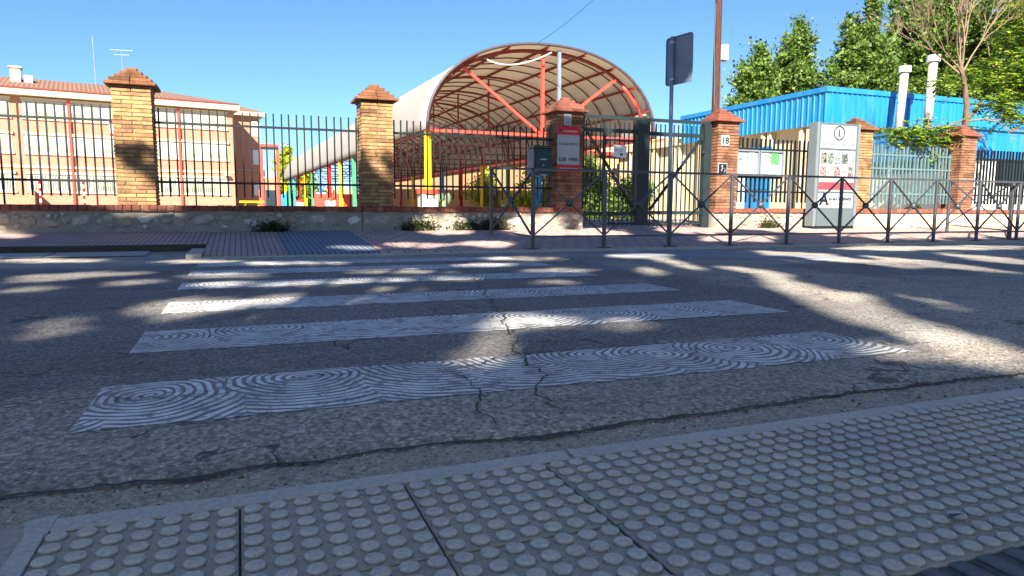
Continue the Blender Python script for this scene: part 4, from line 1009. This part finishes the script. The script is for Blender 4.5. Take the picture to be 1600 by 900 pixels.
# ------------------------------------------------------------------ trees
def leaves(pts, size, jitter=.35, face=None):
    n = len(pts)
    if face is None: u = rng.normal(size=(n, 3)); u /= np.linalg.norm(u, axis=1)[:, None]; v = np.cross(u, rng.normal(size=(n, 3)))
    else:      # blades turned roughly to the light
        w_ = np.array(face) + rng.normal(size=(n, 3)) * .42; u = np.cross(w_, rng.normal(size=(n, 3))); u /= np.linalg.norm(u, axis=1)[:, None]; v = np.cross(u, w_); v /= np.linalg.norm(v, axis=1)[:, None]
    s = size * rng.uniform(1 - jitter, 1 + jitter, (n, 1)) / 2
    a, b = u * s, v * s * .7
    V = np.stack([pts - a, pts - b * 1.0 + a * .1, pts + a, pts + b * 1.0 + a * .1], 1).reshape(-1, 3)
    return V, np.arange(n * 4).reshape(-1, 4)
def clumpy(n, ells, clump=70, cr=.55):
    """leaf points in clumps distributed over ellipsoid shells"""
    vol = np.array([e[3] * e[4] * e[5] for e in ells]) ** .67; vol = vol / vol.sum(); out = []
    k = max(8, n // clump)
    ei = rng.choice(len(ells), k, p=vol)
    d = rng.normal(size=(k, 3)); d /= np.linalg.norm(d, axis=1)[:, None]; r = rng.uniform(.35, 1, k) ** .5
    E = np.array(ells)[ei]; c = E[:, :3] + d * r[:, None] * E[:, 3:6]
    idx = rng.integers(0, k, n); off = rng.normal(size=(n, 3)) * cr * rng.uniform(.5, 1.2, (k, 1))[idx] * np.array([1, 1, .7])
    return c[idx] + off
def tree(name, x, y, z0, h, ells, n, size, mat, label, cat='tree', group=None, trunk_r=.2, clump=70, cr=.55, bark=BARK, lean=(0, 0), pts=None):
    t = thing(name, (x, y, z0), label, cat, group); bm = bmesh.new()
    top = Vector((lean[0], lean[1], h * .8)); bend = Vector((random.uniform(-.2, .2), random.uniform(-.2, .2), h * .4))
    tube(bm, [(0, 0, -.2), bend * .5, bend + top * .1, top], [trunk_r, trunk_r * .8, trunk_r * .6, trunk_r * .2], 9)
    for e in ells:
        c = Vector(e[:3]); s = bend * random.uniform(.7, 1) + Vector((0, 0, random.uniform(0, .15) * h)); mid = s.lerp(c, .5) + Vector((0, 0, .1 * h * random.random()))
        tube(bm, [s, mid, c], [trunk_r * .45, trunk_r * .3, trunk_r * .12], 6)
        for _ in range(3):
            e2 = c + Vector((random.uniform(-1, 1) * e[3], random.uniform(-1, 1) * e[4], random.uniform(-.3, 1) * e[5])) * .8
            tube(bm, [mid, mid.lerp(e2, .5) + Vector((0, 0, .1)), e2], [trunk_r * .2, trunk_r * .14, trunk_r * .05], 5)
    build('trunk', bm, bark, t, smooth=True)
    P = clumpy(n, ells, clump, cr) if pts is None else pts
    V, Fc = leaves(P, size, face=tuple(SUN) if pts is not None else None); me = mesh_np('crown', V, Fc); me.materials.append(mat); link('crown', me, t)
    return t
def crown(w, d, h, z, k=9):
    e = []
    for i in range(k):
        a = random.uniform(0, 2 * PI); r = random.uniform(.1, .62); zz = z + h * (i / (k - 1) - .5) * .75; u_ = i / (k - 1); sh = (1 - .35 * (.3 - u_) / .3) if u_ < .3 else 1 - .78 * ((u_ - .3) / .7) ** 1.5
        e.append((math.cos(a) * w * r * .5 * sh, math.sin(a) * d * r * .5 * sh, zz, w * .30 * sh, d * .30 * sh, h * .20))
    return e
TG_ = 'tall green trees behind the blue building'
for (px, top, Y, w, n, lab) in ((1186, 85, 40, 4.6, 9000, 'smallest bushy green tree left behind the blue roof'), (1248, 48, 42, 5.6, 13000, 'second green tree from the left behind the blue roof'),
                                (1360, 22, 38, 6.4, 18000, 'broad green tree behind the blue roof, left of the flues'), (1420, -5, 40, 8.5, 20000, 'large green tree rising above the two flues'),
                                (1505, -70, 37, 8.0, 20000, 'tall green tree behind the bare branches at right'), (1590, -40, 33, 9, 20000, 'tall green tree at the right edge behind the yellow leaves')):
    q = onray(px, top, Y); h = q.z
    tree('leafy_tree', q.x, Y, 0, h, crown(w * 1.15, w, h * .70, h * .72, 13), int(n * 2.3), .20, LEAF, lab, group=TG_, trunk_r=.25, clump=90, cr=.36)
# trees through and left of the canopy
q = onray(445, 262, 95); tree('leafy_tree', q.x, 95, 0, 7.5, crown(7, 6, 6.5, 4.6, 7), 7000, .35, LEAFY, 'green tree between the red porch and the canopy end', trunk_r=.2)
for px, Y, h, w, lab in ((840, 36, 3.2, 4.5, 'leafy green shrub behind the mailbox under the canopy'), (770, 45, 3.4, 5, 'yellow-green creeper shrub against the peach wall under the canopy'), (930, 31, 3.4, 3.0, 'tall loose shrub behind the left gate leaf'), (985, 28.5, 2.2, 2.6, 'rounded dense hedge behind the wicket'), (905, 33, 3.6, 4, 'green climbing shrub near the red column'), (490, 92, 3.4, 12, 'green shrubs at the far end between the coloured columns'), (450, 96, 4, 9, 'pale green shrubs behind the red and yellow columns at the far end')):
    q = onray(px, 320, Y)
    tree('shrub', q.x, Y, 0, h, crown(w, w * .6, h * .95, h * .5, 7), 5500 if Y < 60 else 5000, .13 if Y < 60 else .3, LEAFY if px in (840, 770) else LEAF, lab, 'shrub', trunk_r=.06, clump=50, cr=.28 if Y < 60 else .6)
# near tree leaning over the last pillar: compound leaves, bare twigs
def near_tree():
    q = onray(1508, 185, 12.3); bx, by = q.x, 12.3
    t = thing('sparse_tree', (bx, by, .05), 'half-bare tree with yellow-green leaves growing behind the last pillar', 'tree')
    def W(a, b, Y=12.3): v = onray(a, b, Y); return v - Vector((bx, by, .05))
    bm = bmesh.new()
    tube(bm, [(.05, .1, -.1), (.05, 0, 1.2), W(1508, 195), W(1511, 165), W(1506, 125), W(1500, 95)], [.10, .09, .075, .07, .055, .04], 10)
    tube(bm, [W(1509, 190), W(1525, 172, 12.4), W(1542, 140, 12.6), W(1552, 105, 12.8)], [.05, .045, .035, .025], 8)
    build('trunk', bm, BARK, t, smooth=True)
    bm = bmesh.new(); rr = random.Random(3); tips = []
    def grow(p, d, r, L, lev):
        q = p; pts = [p]; 
        for k in range(4):
            d = (d + Vector((rr.uniform(-.18, .18), rr.uniform(-.2, .2), rr.uniform(-.08, .14)))).normalized(); q = q + d * L / 4; pts.append(q)
        tube(bm, pts, [r, r * .85, r * .7, r * .55, r * .4], 5, False)
        if lev == 0: tips.append(q); return
        for k in range(4 if lev > 1 else 5):
            b = pts[rr.choice((2, 3, 4))]; nd = (d + Vector((rr.uniform(-.75, .75), rr.uniform(-.6, .6), rr.uniform(-.2, .5)))).normalized()
            grow(b, nd, r * .5, L * rr.uniform(.55, .8), lev - 1)
    for (a, b, Y), (dx, dz), L in (((1500, 100, 12.3), (-.75, .8), 1.5), ((1503, 100, 12.4), (.15, 1), 1.6), ((1504, 118, 12.2), (-1.1, .55), 1.35), ((1500, 98, 12.5), (-.4, .9), 1.7), ((1500, 95, 12.3), (-.05, 1), 1.5), ((1506, 120, 12.3), (-.9, .75), 1.3), ((1506, 110, 12.4), (.35, 1), 1.5), ((1552, 105, 12.8), (-.2, 1), 1.4), ((1552, 108, 12.8), (.6, .9), 1.2), ((1503, 105, 12.3), (-.3, 1), 1.6)):
        grow(W(a, b, Y), Vector((dx, rr.uniform(-.3, .3), dz)).normalized(), .024, L, 3)
    for (a, b, Y), (dx, dz), L in (((1560, 190, 11.9), (.8, -.5), .5), ((1545, 185, 12), (1, -.1), .6)): grow(W(a, b, Y), Vector((dx, -.2, dz)).normalized(), .014, L, 2)
    tube(bm, [W(1509, 190), W(1535, 186, 12.1), W(1560, 190, 11.9)], [.03, .02, .014], 6)
    tube(bm, [W(1509, 185), W(1485, 196, 12.0), W(1450, 200, 11.7), W(1425, 212, 11.6)], [.03, .02, .015, .008], 6)
    o = build('branches', bm, TWIG, t, smooth=True)
    # compound leaf sprays: each a rachis direction with paired leaflets
    V = []; Fc = []
    def leaflet(c, d, s):
        nrm = Vector((rr.uniform(-.5, .5), rr.uniform(-.9, .1), rr.uniform(.3, 1))).normalized(); sd = d.cross(nrm).normalized() * s * .32; i = len(V)
        V.extend([tuple(c), tuple(c + d * s * .45 + sd), tuple(c + d * s), tuple(c + d * s * .45 - sd)]); Fc.append((i, i + 1, i + 2, i + 3))
    def spray(p):
        d = Vector((rr.uniform(-1, 1), rr.uniform(-1, 1), rr.uniform(-.45, .35))).normalized(); L = rr.uniform(.22, .38)
        sdir = d.cross(Vector((0, 0, 1))).normalized()
        for k in range(6):
            c = p + d * L * (k + 1) / 6 - Vector((0, 0, .05 * (k / 6) ** 2))
            for s in (-1, 1): leaflet(c, (sdir * s + d * .5 + Vector((0, 0, -.25))).normalized(), rr.uniform(.06, .10))
    groups = [(1435, 210, 11.7, 48, 22, 170), (1400, 205, 11.7, 18, 10, 25), (1470, 215, 11.8, 26, 20, 70), (1585, 130, 12.5, 45, 42, 420), (1600, 60, 12.6, 34, 45, 300), (1565, 165, 12.3, 34, 22, 150), (1530, 118, 12.7, 30, 18, 90), (1478, 128, 12.5, 24, 14, 60), (1590, 185, 12.2, 22, 12, 50), (1505, 205, 12.0, 22, 8, 30), (1540, 95, 12.9, 20, 16, 40), (1590, 20, 12.6, 40, 30, 160)]
    for a, b, Y, ra, rb, n in groups:
        for _ in range(n):
            g = rr.gauss(0, .5), rr.gauss(0, .5); spray(W(a + g[0] * ra, b + g[1] * rb, Y + rr.uniform(-.35, .35)))
    me = mesh_np('foliage', np.array(V), np.array(Fc)); me.materials.append(LEAFG); link('foliage', me, t)
near_tree()
# weeds at the foot of the wall
for x, s, lab in ((.45, .16, 'dark weed tuft at the foot of the wall left of the second pillar'), (2.75, .20, 'largest dark weed at the wall foot right of the second pillar'), (3.55, .16, 'low weed at the wall foot right of the largest one'), (4.05, .20, 'weed mat at the wall foot left of the barrier end'), (10.0, .16, 'dry weed tuft at the wall foot below the notice boards'), (14.2, .12, 'small weed on the wall coping behind the grey-green fence')):
    zz = .17 if x < 14 else .57; yy = 11.20 if x < 14 else 11.38
    P = rng.normal(size=(int(900 * s / .2), 3)) * np.array([s * .7, .035, s * .42]); P[:, 2] = abs(P[:, 2]); V, Fc = leaves(P, .035); me = mesh_np('weed', V, Fc); me.materials.append(WEED)
    tag(link('weed', me, None, (x, yy, zz)), lab, 'weed', 'weeds along the low wall', 'stuff')
# cactus-like plant pots behind the fence
q = onray(694, 300, 12.6); t = thing('prickly_plant', (q.x, 12.6, .0), 'small grey-green cactus behind the fence left of the yellow column', 'plant')
bm = bmesh.new()
for dx, dz, r in ((0, .55, .10), (.07, .72, .08), (-.06, .74, .07), (.02, .30, .12)): bmesh.ops.create_uvsphere(bm, u_segments=10, v_segments=7, radius=1, matrix=Matrix.Translation((dx, 0, dz)) @ Matrix.Diagonal((r * .8, r * .4, r * 1.4, 1)))
build('pads', bm, paint('cactus_green', (.42, .48, .34)), t, smooth=True)

# play equipment blobs of colour behind the left fence
for px, Y, w, h, mt, lab in ((428, 60, 1.9, 1.6, BLU, 'blue play box at the far end left of the red column'), (416, 58, .9, 1.7, REDB, 'coral play frame beside the blue play box'), (529, 50, 3.2, 1.5, REDB, 'coral low partition under the canopy'), (505, 55, 1.6, 1.7, WHITE, 'white play house base by the red column')):
    q = onray(px, 320, Y); t = thing('play_equipment', (q.x, Y, 0), lab, 'play equipment')
    build('side', B(((0, 0, h / 2), (w, .08, h)), bev=.02), mt, t)
    for s in (-1, 1): build('post', B(((s * w / 2, 0, h / 2 + .1), (.12, .12, h + .2))), mt, t)

# ------------------------------------------------------------------ street trees behind the camera: they throw the dappled shade
def crowns_overhead():
    n = 115000; ii = np.arange(1, n + 1)
    T = np.stack([-9 + 39 * ((ii * .7548776662) % 1), -4 + 18.9 * ((ii * .5698402910) % 1), np.zeros(n)], 1)
    z = rng.uniform(8.0, 13.5, n); s = np.array(SUN); P = T + s * (z / s[2])[:, None]
    px, py = project(T); keep = np.ones(n, bool)
    X, Y = T[:, 0], T[:, 1]
    nz = np.array([noise.noise(Vector((a * .9, b * .9, 3))) for a, b in T[:, :2]]); nz2 = np.array([noise.noise(Vector((a * 3.2, b * 2.2, 7))) for a, b in T[:, :2]])
    lim = np.where(X < 5.4, 13.15, np.where(X < 8.8, 14.3, np.where(X < 10.5, 12.0 - (X - 8.8) * 1.7, 9.05))) + nz * np.where(X < 5.4, .22, .55)
    keep &= ~(Y > lim)
    keep &= ~((Y > lim - .5) & (nz2 > .2)); 
    def ell(cx, cy, rx, ry, a=0, g=.35):
        c, s_ = math.cos(math.radians(a)), math.sin(math.radians(a)); dx, dy = px - cx, py - cy
        rx, ry = rx * 1.05 + 2, ry * 1.06 + .6
        return ((dx * c + dy * s_) / rx) ** 2 + ((-dx * s_ + dy * c) / ry) ** 2 < 1 + nz2 * g * 2.2
    hole = np.zeros(n, bool)
    for e in [(255, 478, 62, 17, -4, .15), (345, 470, 55, 9, -4), (430, 462, 55, 8, -4), (395, 492, 40, 6, -8), (560, 466, 38, 6), (762, 538, 46, 24, -6, .05), (820, 498, 80, 12, -3, .15), (975, 500, 60, 7, -3), (700, 548, 40, 6), (1040, 545, 70, 6, -4),
              (520, 437, 120, 4, -2), (350, 426, 70, 3), (620, 420, 90, 3), (300, 405, 60, 2.5), (70, 404, 110, 2.5), (60, 432, 60, 3, -3), (200, 436, 60, 3, -3), (60, 515, 42, 7, -8), (760, 410, 60, 2.5), (880, 418, 60, 3), (700, 432, 60, 3),
              (650, 388, 50, 2), (560, 391, 50, 1.5), (700, 376, 40, 2.5), (850, 375, 60, 3), (760, 386, 45, 2.5), (930, 375, 50, 3), (1080, 371, 60, 3), (1020, 420, 26, 6, 8), (1060, 408, 50, 4, 12), (1150, 378, 60, 3),
              (1320, 402, 130, 4, 5), (1470, 410, 120, 4, 6), (1250, 395, 60, 2.5), (1560, 402, 80, 4, 6), (1400, 385, 90, 3), (1530, 384, 80, 3),
              (1250, 446, 70, 12, 14), (1330, 480, 110, 15, 18), (1430, 505, 110, 17, 16), (1530, 540, 110, 20, 8), (1400, 540, 60, 9, 8), (1340, 458, 60, 7, 8), (1600, 556, 60, 16, 0), (1480, 470, 60, 4, 12)]: hole |= ell(*e)
    for e in [(120, 425, 100, 4, -2), (40, 446, 50, 4, -3), (330, 440, 60, 4, -2), (600, 446, 60, 4), (860, 436, 45, 3.5), (450, 408, 90, 3), (820, 401, 70, 3), (1000, 397, 50, 3), (90, 500, 50, 8, -6), (1180, 420, 60, 4, 6), (20, 385, 60, 2), (250, 376, 80, 2)]: hole |= ell(*e)
    hole |= (nz2 > .62) & (py > 380) & (py < 440)
    keep &= ~(hole & (py < 570 + 20 * nz))
    # fringe: thin out leaves just outside to soften the light
    P = P[keep]
    cen = [(-12, -6), (-4, -5.5), (5, -6), (14, -5.5), (-8, -13), (1, -14), (10, -13.5), (20, -13), (-16, -13)]
    C_ = np.array(cen); d = ((P[:, None, :2] - C_[None]) ** 2).sum(2); a = d.argmin(1)
    labs = ['street tree on the near pavement, first from the left', 'street tree on the near pavement directly behind the viewpoint', 'street tree on the near pavement right of the viewpoint', 'street tree on the near pavement farthest to the right', 'street tree of the back row, behind and left of the viewpoint', 'street tree of the back row behind the viewpoint', 'street tree of the back row, right of the viewpoint', 'street tree of the back row, farthest right', 'street tree of the back row, farthest left']
    for i, (cx, cy) in enumerate(cen):
        Q = P[a == i] - np.array([cx, cy, 0])
        tree('street_tree', cx, cy, 0, 13, [(2 * math.cos(k * 1.6), 2 * math.sin(k * 1.6), 9.5, 2, 2, 1.5) for k in range(4)], 10, .24, LEAFD, labs[i], group='street trees shading the near side', trunk_r=.17, pts=Q)
crowns_overhead()
